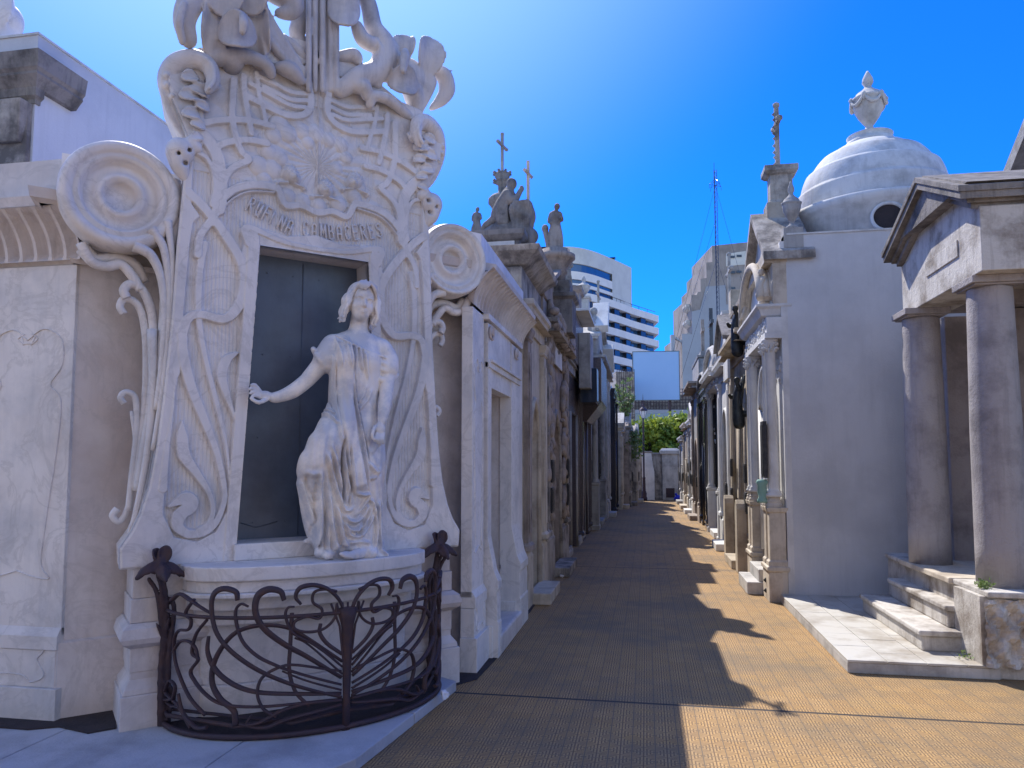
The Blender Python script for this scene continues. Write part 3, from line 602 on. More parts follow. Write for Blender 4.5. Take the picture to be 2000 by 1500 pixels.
# pilasters; x along the wall, -y outwards
def pilaster(x0, x1, M4, pr_, panel=True, z1=2.83, flare=0.0, base=.56, name='pilaster', m='marble'):
    mb = MB(); mb.box(x0, x1, -pr_, .06, base, z1)
    mb.loft([(x0-.0, x1+.0, -pr_-.03, .06, base-.08), (x0, x1, -pr_-.03, .06, base), (x0, x1, -pr_, .06, base+.05)])
    mb.box(x0, x1, -pr_-.02, .06, .26, base-.082); mb.box(x0-.02, x1+.02, -pr_-.045, .06, 0, .26)
    if flare > 0:
        Pz = [(-pr_, base+.42), (-pr_-.25*flare, base+.30), (-pr_-.6*flare, base+.14), (-pr_-flare, base+.06), (-pr_-flare, base+.0), (-pr_-.85*flare, base-.03), (-pr_-.9*flare, base-.1), (-pr_-.9*flare, .3), (-pr_-flare, .28), (-pr_-flare, 0), (.05, 0), (.05, base+.42)]
        mb.prism([(y, z) for y, z in Pz], x0-.001, x1+.001, 'x')
    o = mb.build(name, M[m], maus, .004, M4=M4)
    if panel:
        w = (x1-x0); cx = (x0+x1)/2; p = MB(); y = -pr_-.0015; f = .78*w/2
        for s in (-1, 1):
            P = smoothpath([(cx, 2.36), (cx+s*f*.45, 2.43), (cx+s*f*.95, 2.36), (cx+s*f*1.0, 2.2), (cx+s*f*.7, 2.08), (cx+s*f*1.0, 1.98), (cx+s*f*.96, 1.7), (cx+s*f*.72, 1.2), (cx+s*f*.66, .98), (cx+s*f*.9, .90), (cx+s*f*.5, .905), (cx, .94)], 5)
            p.tube([(q[0], y, q[1]) for q in P], .007, 6, .6)
        for s in (-1, 1):
            P = smoothpath([(cx, .50), (cx+s*f*.6, .50), (cx+s*f*.85, .53), (cx+s*f*.9, .47), (cx+s*f*.75, .42), (cx+s*f*.95, .33), (cx+s*f*.6, .29), (cx+s*f*.4, .325), (cx, .335)], 5)
            p.tube([(q[0], -pr_-.0215, q[1]) for q in P], .007, 6, .6)
        p.tube([(cx-f*.2, y, 2.39), (cx-f*.12, y, 2.34), (cx+f*.12, y, 2.34), (cx+f*.2, y, 2.39)], .006, 6, .6)
        for s in (-1, 1): p.tube([(cx+s*f*q[0], y, q[1]) for q in smoothpath([(.1, 2.40), (.28, 2.37), (.1, 2.33)], 4)], .006, 6, .6)
        p.build('pilaster_moulding', M[m], o, M4=M4)
    return o
pilaster(-4.12, -3.47, front, .0, name='corner_pilaster'); pilaster(-5.3, -4.75, front, .0)
pilaster(5.62, 6.03, side, .03, name='corner_pilaster')
pilaster(6.06, 6.20, side, .06, False, 2.78, .09, .56, 'door_jamb'); pilaster(7.16, 7.62, side, .06, False, 2.78, .09, .56, 'door_jamb')
sd_ = MB(); sd_.box(6.2, 7.16, -.05, .055, 2.241, 2.80); sd_.box(6.06, 7.62, -.075, -.03, 2.40, 2.45); sd_.box(6.10, 7.58, -.095, -.03, 2.45, 2.475); sd_.box(6.0, 7.7, -.08, .0, 2.80, 2.85)
sd_.box(7.62, 7.98, -.03, .1, 0, 2.8); sd_.build('side_door_surround', M['marble'], maus, .004, M4=side)
MB().box(6.2, 7.16, .22, .255, .17, 2.24).build('side_door', M['grey'], maus, M4=side)  # plain marble in deep reveal; grey stone darkens it to imitate the shade
MB().box(6.14, 7.2, -.16, .3, .0, .17).build('side_step', M['marble2'], maus, .02, M4=side)
cap_ = MB()
for x in (6.13, 7.38):
    for s in (-1, 1):
        cap_.tube([(x+s*.02+s*.05*math.cos(a), -.075, 2.70+.05*math.sin(a)) for a in np.linspace(-1.5, 3.4, 12)], .012, 6)
cap_.build('scroll_capital', M['marble2'], maus, M4=side)

# ---- big volutes either side
def volute(s):
    c = pp(237, 383, .06) if s < 0 else pp(884, 508, .10); du = abs(c[0])-abs(pp(237, 383, .06)[0]); cu_, cz_ = c; mb = MB(); r = .325 if s < 0 else .30; kk = r/.325
    # turned face: axis towards the viewer (-y)
    prof = [(0, .05), (.08, .05), (.085, .02), (.11, -.03), (.135, -.015), (.15, .02), (.20, .035), (.215, -.02), (.235, -.055), (.255, -.03), (.262, -.045), (.295, -.075), (r, -.05), (r+.012, .0), (r+.012, .14), (r-.02, .34)]
    V = []; F = []; seg = 64
    for rr_, yy in prof:
        for k_ in range(seg): a = 2*math.pi*k_/seg; V.append((cu_+rr_*kk*math.cos(a), yy*.8+.06+(.05 if s > 0 else 0), cz_+rr_*kk*math.sin(a)))
    for i in range(len(prof)-1):
        for k_ in range(seg): F.append((i*seg+k_, i*seg+(k_+1) % seg, (i+1)*seg+(k_+1) % seg, (i+1)*seg+k_))
    mb.add(V, F, True)
    def T(P, r0, r1, d, fl=1.0, n=6):
        Q = smoothpath(P, n); m = len(Q); mb.tube([(s*(abs(q[0])+(du if s > 0 else 0)), d+(.09 if s > 0 else .02), q[1]) for q in Q], [r0+(r1-r0)*i/(m-1) for i in range(m)], 10, fl)
    L = lambda P: [pp(x, y, .0) for x, y in P]
    T(L([(340, 345), (345, 420), (340, 480), (330, 560), (322, 660), (310, 760)]), .052, .028, .06)
    T(L([(262, 478), (285, 488), (300, 502), (316, 540), (322, 600), (318, 700), (306, 800)]), .036, .016, .01)
    T(L([(296, 445), (306, 458), (322, 488), (332, 560), (330, 660), (316, 780), (300, 880)]), .030, .016, .0)
    T(L([(328, 430), (332, 460), (338, 520), (334, 640)]), .026, .012, -.01)
    # shell below the volute
    T(L([(160, 465), (180, 500), (210, 512), (240, 508), (262, 530), (280, 560)]), .03, .03, .10)
    T(L([(165, 470), (190, 495), (235, 492), (270, 505), (290, 540)]), .045, .03, .16)
    # long stems with hooked tips
    T(L([(252, 575), (246, 560), (256, 548), (276, 552), (292, 575), (304, 620), (306, 700), (300, 790), (286, 880), (274, 960)]), .028, .028, .10)
    T(L([(247, 605), (239, 590), (246, 576), (264, 578), (282, 600), (292, 660), (292, 760), (282, 860), (268, 960)]), .022, .028, .13)
    T(L([(248, 785), (240, 772), (250, 762), (266, 768), (272, 790), (272, 850), (262, 940), (256, 1000)]), .018, .02, .13)
    T(L([(262, 800), (270, 880), (262, 960), (250, 1005), (236, 1022), (224, 1010), (234, 996)]), .01, .022, .13)
    T(L([(300, 640), (302, 780), (288, 900), (268, 1000), (254, 1046)]), .03, .012, .05)
    T(L([(330, 600), (322, 660), (316, 700)]), .03, .01, .02)
    mb.build('volute', M['marble'], maus)
volute(-1); volute(1)

# ---- sculpted leaves, knobs and irises
def P3(x, y, d): u, z = pp(x, y, d); return (u, d, z)
def leaf_pair():
    for s in (-1, 1):
        lo = (.62, -.22, 2.95); hi = (1.22, .35, 4.45)
        v = Vol(lo, hi, .009)
        m_ = lambda x, y, d: (abs(pp(x, y, d)[0]), d, pp(x, y, d)[1])
        C_ = [(388, 300), (366, 266), (346, 226), (333, 184), (330, 152), (346, 126), (380, 116), (408, 130), (416, 158), (406, 178)]; D_ = [.09, .09, .08, .06, .04, .0, -.04, -.07, -.09, -.10]
        base_ = [m_(x, y, d) for (x, y), d in zip(C_, D_)]; v.path(base_, [.035, .05, .055, .055, .06, .06, .055, .045, .035, .02], .02)
        ctr = np.array([m_(395, 190, 0)[0], 0, m_(395, 190, 0)[2]])
        for off, rr_ in ((-.055, .018), (-.02, .02), (.02, .02), (.055, .017)):
            Q_ = []
            for i_, p in enumerate(base_): p = np.array(p); e = p-ctr; e[1] = 0; e /= np.linalg.norm(e); Q_.append(p+e*off*math.sin(math.pi*min(1, (i_+1.5)/7))+np.array([0, -.045, 0]))
            v.path(Q_, [.012, rr_, rr_, rr_, rr_*.8, .010], .006)
        for (x, y, ux, uz, A_l) in ((372, 150, 1, -.5, .06), (392, 178, 1, .1, .065), (372, 186, 1, -.3, .07), (396, 208, 1, .2, .05), (374, 222, 1, -.2, .06), (388, 244, 1, .1, .05), (384, 268, .8, -.3, .045), (420, 168, .4, -1, .045)):
            v.petal(m_(x, y, -.05), (ux, -.3, uz), (0, -1, .2), A_l, A_l*.72, .5, .011, .010, .005, .2); v.cap(m_(x-5, y+6, -.085), m_(x+5, y+5, -.085), .010, .006, .004, 's')
        for (x, y) in ((326, 168), (325, 150), (333, 134), (346, 121), (362, 112), (380, 106), (336, 190)): v.ell(m_(x, y, .0), (.022, .045, .022), .008)
        # knob with drilled eyes
        v.ell(m_(352, 296, -.02), (.085, .075, .085), .02); v.path([m_(345, 300, -.01), m_(352, 325, -.02), m_(362, 350, -.01)], [.06, .05, .02], .015); v.path([m_(372, 280, -.03), m_(385, 290, -.03)], [.04, .03], .015)
        for (x, y, r) in ((349, 299, .016), (370, 293, .018), (362, 318, .022)): v.cap(m_(x, y, -.14), m_(x, y, -.02), r, r*.6, .006, 's')
        V, Q = v.mesh(); V[:, 0] *= s; np_mesh('acanthus_scroll', V, Q, M['marble'], maus)
leaf_pair()
def irises():
    v = Vol((-1.2, -.50, 3.75), (1.35, .40, 5.2), .0105); cam_n = np.array([-.3, -.95, -.2])
    def pet(x, y, d, up, n, A, B, cup, th=.013, rip=.006, curl=.1, k=.010): v.petal(P3(x, y, d), up, np.array(n, float)+cam_n, A, B, cup, th, k, rip, curl)
    # central shaft, a bundle of fluted staves
    for i, x in enumerate((603, 615, 630, 645, 657)): v.path([P3(x, 176, -.03-.02*(i in (0, 2, 4))), P3(x, 90, -.05-.02*(i in (0, 2, 4))), P3(x, -70, -.05)], [.020, .021, .02], .003, sm=1)
    v.path([P3(630, 182, .06), P3(630, -70, .06)], [.10, .10], .006, sm=1)
    # left iris: open flower seen from the front
    v.ell(P3(462, 60, .0), (.20, .12, .20), .03)
    pet(462, 60, -.20, (0, 0, 1), (0, 0, -.2), .125, .12, -.5, rip=.003, curl=-.3)
    pet(420, 45, -.10, (.10, 0, 1), (.5, 0, 0), .21, .10, .5, curl=.15); pet(505, 45, -.10, (-.15, 0, 1), (-.5, 0, 0), .21, .10, .5, curl=.15)
    pet(440, -15, -.16, (.05, 0, 1), (0, 0, -.3), .16, .13, .4); pet(490, -18, -.16, (-.05, 0, 1), (0, 0, -.3), .16, .12, .4)
    pet(430, 95, -.05, (-.2, 0, -1), (.3, 0, 0), .12, .08, .5); pet(500, 98, -.05, (.3, 0, -1), (-.3, 0, 0), .13, .07, .5)
    v.path([P3(474, 62, -.27), P3(476, 45, -.28), P3(474, 30, -.25)], [.022, .028, .022], .006)
    v.path([P3(455, 118, -.04), P3(450, 132, .0)], [.07, .04], .03)
    # drooping petal at the far left
    v.path([P3(418, -12, -.08), P3(390, -10, -.10), P3(368, 14, -.11), P3(360, 45, -.10), P3(368, 78, -.08)], [.04, .065, .07, .06, .05], .015)
    v.path([P3(360, 8, -.18), P3(350, 45, -.18), P3(356, 82, -.14)], [.02, .024, .02], .01)
    # stems rolling to the shaft
    v.path([P3(512, -24, -.05), P3(545, -16, -.09), P3(572, 4, -.11), P3(568, 24, -.11), P3(545, 26, -.10)], [.06, .085, .07, .045, .03], .015)
    for j in (-1, 0, 1): v.path([P3(505+j*9, 22-j*4, -.05), P3(525+j*9, 60-j*5, -.06), P3(553+j*7, 98-j*6, -.05), P3(582+j*5, 138-j*4, -.03), P3(598+j*3, 176, .0)], [.036, .036, .032, .028, .02], .006)
    v.path([P3(555, 75, -.02), P3(585, 105, .0), P3(600, 140, .03)], [.03, .045, .04], .008)
    v.path([P3(582, -30, .04), P3(586, 40, .05), P3(580, 70, .05), P3(600, 120, .05)], [.06, .06, .05, .05], .01)
    v.path([P3(545, 132, -.06), P3(568, 138, -.08), P3(588, 158, -.05)], [.035, .055, .03], .015)
    v.path([P3(322, 128, .03), P3(390, 118, -.02), P3(430, 112, -.06), P3(480, 110, -.09), P3(520, 126, -.09), P3(530, 145, -.07)], [.02, .045, .045, .045, .038, .032], .010)
    # right: shell petal by the shaft and the S-curved leaf
    pet(672, 10, -.14, (0, 0, 1), (0, 0, -.2), .17, .115, -.45, rip=.003, curl=-.2); v.ell(P3(672, 0, -.02), (.11, .10, .17), .03)
    v.path([P3(700, -40, .0), P3(720, 10, .0), P3(730, 55, -.01), P3(748, 85, -.02), P3(752, 112, -.03), P3(735, 140, -.05), P3(700, 152, -.06), P3(665, 178, -.04)], [.05, .055, .06, .08, .085, .075, .07, .05], .02)
    for (x, y) in ((770, 95), (776, 112), (768, 132), (752, 150), (735, 163)): v.ell(P3(x, y, -.03), (.045, .04, .04), .018)
    v.path([P3(697, 52, -.05), P3(708, 76, -.06), P3(728, 88, -.05)], [.042, .048, .05], .015)
    v.path([P3(735, 75, -.09), P3(744, 100, -.10), P3(728, 128, -.11), P3(690, 142, -.11)], [.012, .016, .016, .010], .008)
    v.path([P3(662, 112, -.02), P3(690, 108, -.05), P3(698, 116, -.05)], [.038, .045, .038], .01)
    v.path([P3(690, 166, -.06), P3(712, 172, -.09), P3(714, 190, -.08)], [.055, .05, .025], .012)
    v.path([P3(722, 205, -.06), P3(730, 188, -.08), P3(760, 196, -.07), P3(800, 228, .0)], [.03, .035, .038, .035], .010)
    # right iris
    v.ell(P3(800, 150, .0), (.13, .08, .14), .03)
    pet(790, 158, -.12, (.05, 0, 1), (.1, 0, -.1), .115, .115, -.5, rip=.003, curl=-.3)
    pet(838, 108, -.06, (.12, 0, 1), (.25, 0, 0), .165, .11, .6, curl=.2); pet(790, 92, -.03, (.10, 0, 1), (-.2, 0, 0), .105, .085, .8, curl=.2)
    pet(772, 130, -.05, (-.1, 0, 1), (-.5, 0, 0), .10, .06, .5)
    v.path([P3(791, 100, -.13), P3(791, 112, -.16), P3(787, 138, -.19)], [.024, .034, .024], .008)
    v.path([P3(852, 138, .0), P3(868, 150, .0), P3(873, 175, .01), P3(862, 195, .02), P3(842, 212, .03)], [.045, .06, .06, .045, .018], .012)
    v.path([P3(862, 146, -.02), P3(884, 137, -.02)], [.022, .006], .006)
    v.path([P3(806, 180, .0), P3(812, 210, .03), P3(800, 238, .06)], [.075, .055, .035], .02); v.path([P3(838, 160, .0), P3(825, 195, .01), P3(808, 228, .04)], [.06, .045, .03], .015)
    v.build('iris_carving', M['marble3'], maus)
irises()
# ============================================================ WROUGHT IRON RAILING (bow-fronted, mirrored scrollwork)
rail = thing('iron_railing', 'dark wrought iron railing of curling stems bowed in front of the mausoleum door', 'railing', tuple(PO), PA)
RA, RB, RD = .875, .66, -.08               # bow in plan: u = RA*cos, d = RD-RB*sin
CPl = np.array([(CP-PO) @ PT, (CP-PO) @ PD, CP[2]])
def rp(x, y, push=0.0):                    # photo point -> point on the bow (local)
    d = cf+cr*(x-CX)/FPX-cu*(y-CY)/FPX; D = np.array([d @ PT, d @ PD, d[2]]); o = CPl-np.array([0, RD, 0])
    a = (D[0]/RA)**2+(D[1]/RB)**2; b = 2*(o[0]*D[0]/RA**2+o[1]*D[1]/RB**2); c = (o[0]/RA)**2+(o[1]/RB)**2-1
    q = b*b-4*a*c; t = (-b-math.sqrt(max(q, 0)))/(2*a); p = CPl+D*t
    th = math.atan2(-(p[1]-RD)/RB, p[0]/RA); return th, float(p[2])
def rpt(th, z, push=0.0): return (RA*math.cos(th)*(1+push), RD-RB*math.sin(th)*(1+push), z)
RC = lambda P: [rp(250+x/(2000/700), 1050+y/(2000/700)) for x, y in P]
stems = [
 ([(612, 350), (600, 302), (530, 285), (478, 318), (466, 400), (490, 520), (560, 620), (700, 725), (860, 800), (1000, 845), (1190, 890)], (.012, .020, .018, .012)),
 ([(672, 385), (632, 370), (602, 405), (606, 480), (640, 580), (720, 660), (830, 715), (960, 760), (1190, 820)], (.009, .014, .013, .009)),
 ([(872, 350), (850, 300), (780, 290), (722, 330), (712, 420), (762, 510), (880, 600), (1000, 665), (1190, 780)], (.012, .020, .018, .012)),
 ([(930, 385), (892, 392), (880, 440), (920, 530), (1020, 585), (1100, 640), (1195, 720)], (.008, .013, .013, .009)),
 ([(965, 372), (936, 330), (962, 280), (1040, 265), (1120, 290), (1180, 350), (1212, 430)], (.012, .020, .017, .012)),
 ([(600, 1050), (590, 965), (515, 900), (470, 810), (480, 700), (540, 590), (620, 520), (740, 490), (880, 500), (1000, 560), (1195, 690)], (.016, .014, .013, .010)),
 ([(370, 345), (322, 420), (352, 460), (338, 512), (282, 520), (258, 575), (262, 680), (300, 800), (350, 900), (432, 990)], (.012, .012, .011, .012)),
 ([(245, 350), (290, 315), (350, 350), (400, 385), (470, 425)], (.016, .014, .010)),
 ([(440, 460), (380, 540), (358, 640), (392, 680), (350, 745), (372, 800), (440, 880), (530, 930), (700, 945), (1000, 920), (1190, 900)], (.012, .013, .012, .009)),
 ([(250, 640), (290, 582), (340, 580), (378, 620), (390, 680)], (.010, .012, .010)),
 ([(450, 550), (445, 640), (490, 740), (590, 820), (720, 862), (950, 872), (1190, 868)], (.009, .014, .012, .009)),
 ([(830, 1000), (755, 955), (722, 870), (750, 780), (850, 722), (950, 712), (1190, 745)], (.014, .013, .010)),
 ([(690, 988), (665, 1040), (740, 1030), (860, 965), (1000, 925), (1190, 905)], (.008, .016, .012)),
 ([(915, 420), (906, 600), (900, 740), (935, 860), (1010, 940)], (.011, .010, .009)),
 ([(1165, 300), (1100, 288), (1040, 305), (1032, 360), (1082, 400), (1068, 450), (1000, 440), (932, 468), (932, 510), (1000, 527), (1090, 510), (1152, 450), (1165, 370)], (.012, .013, .011)),
 ([(1075, 480), (1070, 530), (1110, 590), (1195, 650)], (.010, .011, .009)),
 ([(930, 560), (1010, 600), (1195, 760)], (.008, .009)), ([(860, 745), (1000, 800), (1190, 850)], (.008, .009)), ([(620, 1040), (760, 1060), (900, 1010), (1190, 930)], (.010, .018, .012)),
 ([(170, 810), (180, 900), (215, 990), (250, 900), (262, 830), (230, 800), (205, 860)], (.010, .012, .010)), ([(270, 920), (330, 1010), (380, 1060), (440, 1060)], (.012, .014)),
 ([(280, 870), (300, 960), (350, 1060)], (.008, .012)),
]
for s in (-1, 1):
    for P, rr in stems:
        Q = smoothpath([(th, z) for th, z in RC(P)], 6); n = len(Q); r = list(1.12*np.interp(np.linspace(0, 1, n), np.linspace(0, 1, len(rr)), rr))
        pts = []
        for th, z in Q:
            th = max(th, math.pi-th) if th > math.pi/2 else th
            p = rpt(th, max(z, .075)); pts.append((s*-1*p[0] if s > 0 else p[0], p[1], p[2]))
        MB().tube(pts, r, 8, .62).build('scroll_stem', M['iron'], rail)
def bow_rail(z, r, a0=.06, a1=math.pi-.06):
    return MB().tube([rpt(a0+(a1-a0)*i/50, z) for i in range(51)], r, 8)
bow_rail(.735, .011).build('top_bar', M['iron'], rail); bow_rail(.09, .016).build('bottom_bar', M['iron'], rail)
tk = MB(); P = [rpt(math.pi/2, z) for z in (.07, .25, .45, .6, .70, .76)]; tk.tube(P, [.026, .022, .022, .030, .045, .055], 12, .6)
for k in range(7): tk.tube([rpt(math.pi/2+(k-3)*.004, .12), rpt(math.pi/2+(k-3)*.008, .45), rpt(math.pi/2+(k-3)*.018, .66), rpt(math.pi/2+(k-3)*.038, .79)], .007, 6)
tk.build('trunk', M['iron'], rail)
for s in (-1, 1):                          # end posts with iris heads
    e = (s*RA, RD-.01); SP_ = s*.05; v = Vol((e[0]-.26, e[1]-.22, 0.06), (e[0]+.26, e[1]+.22, 1.12), .007)
    v.path([(e[0], e[1], .06), (e[0]+s*.012, e[1], .4), (e[0], e[1], .7), (e[0]+s*.035, e[1]-.01, .98)], [.028, .022, .020, .014], .01)
    v.path([(e[0]-s*.03, e[1], .07), (e[0]-s*.02, e[1]-.02, .45), (e[0]-s*.04, e[1]-.02, .72), (e[0]-s*.02, e[1]-.02, .8)], [.016, .014, .012], .005)
    v.path([(e[0]+s*.01, e[1], .55), (e[0]+s*.05, e[1], .82), (e[0]+s*.10, e[1]-.01, .92)], [.016, .013, .012], .005)
    v.path([(e[0]+s*.01, e[1], .66), (e[0]+s*.035, e[1]-.02, .86), (e[0]+s*.06, e[1]-.03, .95)], [.012, .010, .010], .005)
    h = (e[0]+s*.04, e[1]-.01, 1.0)
    for (dx, dy, dz, A_l) in ((-1, -.35, -.25, .075), (1, -.2, -.45, .07), (.1, -1, -.6, .065)):
        n_ = math.sqrt(dx*dx+dy*dy); q = (h[0]+dx/n_*.062, h[1]+dy/n_*.062, h[2]+.005+dz*.04); v.petal(q, (dx, dy, dz), (0, -.3, 1), A_l, .042, -.5, .009, .008, .004, .5); v.path([h, q, (q[0]+dx*.07, q[1]+dy*.06, q[2]-.06)], [.02, .018, .012], .01)
    v.petal((h[0]+.02, h[1]-.01, h[2]+.06), (.2, .1, 1), (-.2, -1, .2), .052, .04, .5, .009, .008, .004); v.petal((h[0]-.02, h[1]+.01, h[2]+.05), (-.3, .1, 1), (.5, -1, .2), .048, .036, .5, .009, .008, .004); v.ell(h, (.035, .035, .05), .015)
    for q in range(5): v.path([(e[0]+.02*math.cos(q*1.4), e[1]-.02*math.sin(q*1.4), .65-.03*q), (e[0]+.055*math.cos(q*1.4), e[1]-.05*math.sin(q*1.4), .72-.03*q)], [.012, .006], .005)
    v.path([(e[0]-s*.0, e[1]-.02, .32), (e[0]-s*.05, e[1]-.03, .24), (e[0]-s*.02, e[1]-.03, .1)], [.012, .014, .010], .005)
    v.build('post', M['iron'], rail)
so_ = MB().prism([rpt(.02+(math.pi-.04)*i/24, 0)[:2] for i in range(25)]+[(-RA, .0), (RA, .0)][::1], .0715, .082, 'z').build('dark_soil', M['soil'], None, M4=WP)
so_.name = 'soil'; tag(so_, kind='structure')
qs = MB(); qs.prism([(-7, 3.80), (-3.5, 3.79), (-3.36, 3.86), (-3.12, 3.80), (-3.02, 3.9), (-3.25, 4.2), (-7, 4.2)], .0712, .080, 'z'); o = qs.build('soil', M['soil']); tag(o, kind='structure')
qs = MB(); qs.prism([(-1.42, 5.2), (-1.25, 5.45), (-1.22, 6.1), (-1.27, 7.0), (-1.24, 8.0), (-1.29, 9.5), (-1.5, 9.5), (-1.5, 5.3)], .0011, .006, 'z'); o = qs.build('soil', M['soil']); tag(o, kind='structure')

# ============================================================ MARBLE GIRL at the door
girl = thing('statue', 'white marble statue of a barefoot girl in a long dress reaching for the door', 'statue', tuple(PO), PA)
def J(x, y, d): return np.array(P3(x, y, d))
S_H = .0062
gb = [J(485, 530, -.2), J(800, 1110, -.2)]
g = Vol((-.52, -.52, .96), (.66, .12, 2.82), S_H)
DC = -.20
prof = [(1092, 624, 746, .15), (1085, 624, 748, .16), (1065, 618, 746, .165), (1040, 608, 743, .165), (1010, 598, 743, .165), (980, 592, 744, .17), (950, 588, 746, .175), (925, 587, 748, .175), (905, 590, 749, .17), (880, 602, 749, .155), (850, 616, 746, .14), (825, 630, 741, .125), (803, 638, 736, .115), (780, 642, 736, .115), (750, 645, 739, .12), (720, 648, 742, .125), (700, 648, 744, .125), (682, 652, 742, .11), (668, 662, 732, .09), (656, 676, 722, .07)]
zs = []; ul = []; ur = []; hd = []
for y, l, r, h_ in prof:
    a = pp(l, y, DC); b = pp(r, y, DC); zs.append((a[1]+b[1])/2); ul.append(a[0]); ur.append(b[0]); hd.append(h_)
zs, ul, ur, hd = map(np.array, (zs, ul, ur, hd))
def pxy(P, o=(560, 700), s=3.75, d=-.33): return [pp(o[0]+x/s, o[1]+y/s, d) for x, y in P]
folds = []                                  # (points, width, height, flat?)
def fold(P, w, h, flat=False, **k): folds.append((smoothpath([np.array(p) for p in pxy(P, **k)], 4), w, h, flat))
fold([(432, -150), (432, 100), (438, 300), (448, 500), (474, 700), (505, 880), (525, 985)], .048, .034, True)
fold([(372, -100), (368, 100), (372, 300), (380, 480), (396, 680), (425, 880), (462, 1085)], .012, .022)
fold([(490, 60), (500, 230), (522, 400), (548, 560), (572, 760), (590, 980)], .012, .022)
fold([(440, 640), (452, 900), (440, 1090)], .008, -.02)
fold([(270, 690), (300, 790), (335, 900), (372, 1020), (418, 1112), (470, 1095)], .014, .024)
fold([(305, 640), (350, 780), (376, 900), (398, 1010)], .011, .018)
fold([(392, 600), (394, 850), (404, 1060)], .010, -.045)
fold([(500, 60), (510, 230), (534, 400), (562, 560), (592, 760)], .007, -.022); fold([(358, -60), (358, 100), (362, 300), (368, 420)], .006, -.02)
fold([(232, 820), (238, 960), (248, 1120), (250, 1300), (245, 1400)], .016, .022)
fold([(120, 830), (175, 850), (225, 835)], .02, .012); fold([(110, 900), (140, 980), (190, 1120), (225, 1230)], .012, .014); fold([(140, 850), (170, 960), (230, 1060)], .012, -.012)
fold([(305, 1000), (318, 1150), (345, 1300), (365, 1400)], .014, .020); fold([(360, 1080), (385, 1200), (410, 1330), (430, 1380)], .013, .022); fold([(280, 1100), (290, 1250), (300, 1420)], .010, -.015)
fold([(405, 1130), (440, 1185), (500, 1190), (560, 1130), (590, 1060)], .016, .024); fold([(400, 1180), (450, 1250), (520, 1250), (590, 1160), (630, 1040)], .015, .022); fold([(410, 1240), (470, 1300), (540, 1290), (610, 1190), (650, 1080)], .014, .02)
fold([(490, 985), (545, 1000), (592, 998), (560, 1060), (500, 1150)], .014, .024); fold([(560, 1190), (510, 1290)], .012, -.02)
fold([(600, 1020), (640, 1100), (660, 1250), (640, 1380)], .013, .02); fold([(680, 1050), (688, 1200), (692, 1400)], .014, .02)
fold([(585, 760), (620, 800), (660, 830), (690, 800)], .016, .012); fold([(590, 880), (640, 870), (680, 820)], .012, .014); fold([(600, 700), (650, 640), (700, 600)], .02, .01)
fold([(525, 385), (560, 345), (600, 300), (640, 220)], .014, .012); fold([(520, 330), (560, 280), (590, 200)], .012, .012); fold([(300, 380), (340, 430), (368, 475)], .012, .02); fold([(296, 350), (330, 372), (360, 400)], .010, .014)
fold([(440, 1345), (520, 1335), (600, 1350)], .014, .014); fold([(700, 1400), (735, 1440), (730, 1490)], .016, .02)
for x0, y0, x1, y1 in [(300, -180, 330, 260), (330, -190, 350, 200), (350, -190, 362, 120), (395, -190, 400, 60), (455, -180, 462, 60), (475, -160, 486, 80), (520, -120, 505, 150), (545, -90, 560, 90), (575, -60, 600, 150), (320, -60, 322, 300)]:
    fold([(x0, y0), ((x0+x1)/2-3, (y0+y1)/2), (x1, y1)], .010, .017)
for x0 in (150, 180, 210, 270, 330): fold([(x0+60, 560), (x0+30, 680), (x0+20, 800)], .014, .006)
zs_i = np.argsort(zs); zs, ul, ur, hd = zs[zs_i], ul[zs_i], ur[zs_i], hd[zs_i]
zlo, zhi = zs[0], zs[-1]
def dressf(x, y, z):
    zr = z[0, 0]; a = np.interp(zr, zs, ul); b = np.interp(zr, zs, ur); h_ = np.interp(zr, zs, hd)
    uc = ((a+b)/2)[None, None, :]; hw = ((b-a)/2)[None, None, :]; hh = h_[None, None, :]
    X = np.abs((x-uc)/hw); Y = np.abs((y-DC)/hh); p = 2.3
    f = ((X**p+Y**p)**(1/p)-1)*np.minimum(hw, hh); xs = x[:, 0, 0]
    d = f-(np.clip((y-DC)/.08, 0, 1))*.010*np.sin(x*70)
    return np.maximum(d*.8, np.maximum(zlo-z, z-zhi))
g.put(dressf, (ul.min()-.03, DC-.26, zlo), (ur.max()+.03, DC+.24, zhi), 0)
# hem spread, thigh and knee under the cloth
kn = J(608, 915, -.30); g.ell(kn+np.array([.03, .02, .0]), (.085, .10, .13), .05); g.path([J(672, 815, -.22), J(640, 870, -.28), J(612, 915, -.30)], [.10, .10, .08], .05)
g.path([J(608, 925, -.27), J(612, 1000, -.18), J(626, 1060, -.12)], [.075, .06, .05], .04)
for x, y, d, r in [(640, 1084, -.33, .03), (625, 1080, -.25, .03), (726, 1080, -.36, .035), (745, 1085, -.30, .035), (752, 1098, -.30, .022), (760, 1112, -.33, .02)]: g.ell(J(x, y, d), (r*1.2, r*1.3, r), .03)
g.ell(J(686, 1092, -.42), (.095, .13, .052), .02, 's'); g.path([J(652, 1072, -.34), J(672, 1064, -.36), J(700, 1062, -.36), J(722, 1076, -.35)], [.010, .012, .012, .010], .012)
rs = J(650, 672, -.17); ls = J(744, 680, -.21)
g.path([rs, J(697, 660, -.20), ls], [.054, .068, .060], .03, sm=1)
g.ell(J(718, 706, -.28), (.06, .04, .055), .05); g.ell(J(674, 706, -.265), (.06, .04, .055), .05)
xs = g.ax[0]; zr = g.ax[2]; UU, ZZ = np.meshgrid(xs, zr, indexing='ij'); F = np.zeros(UU.shape)
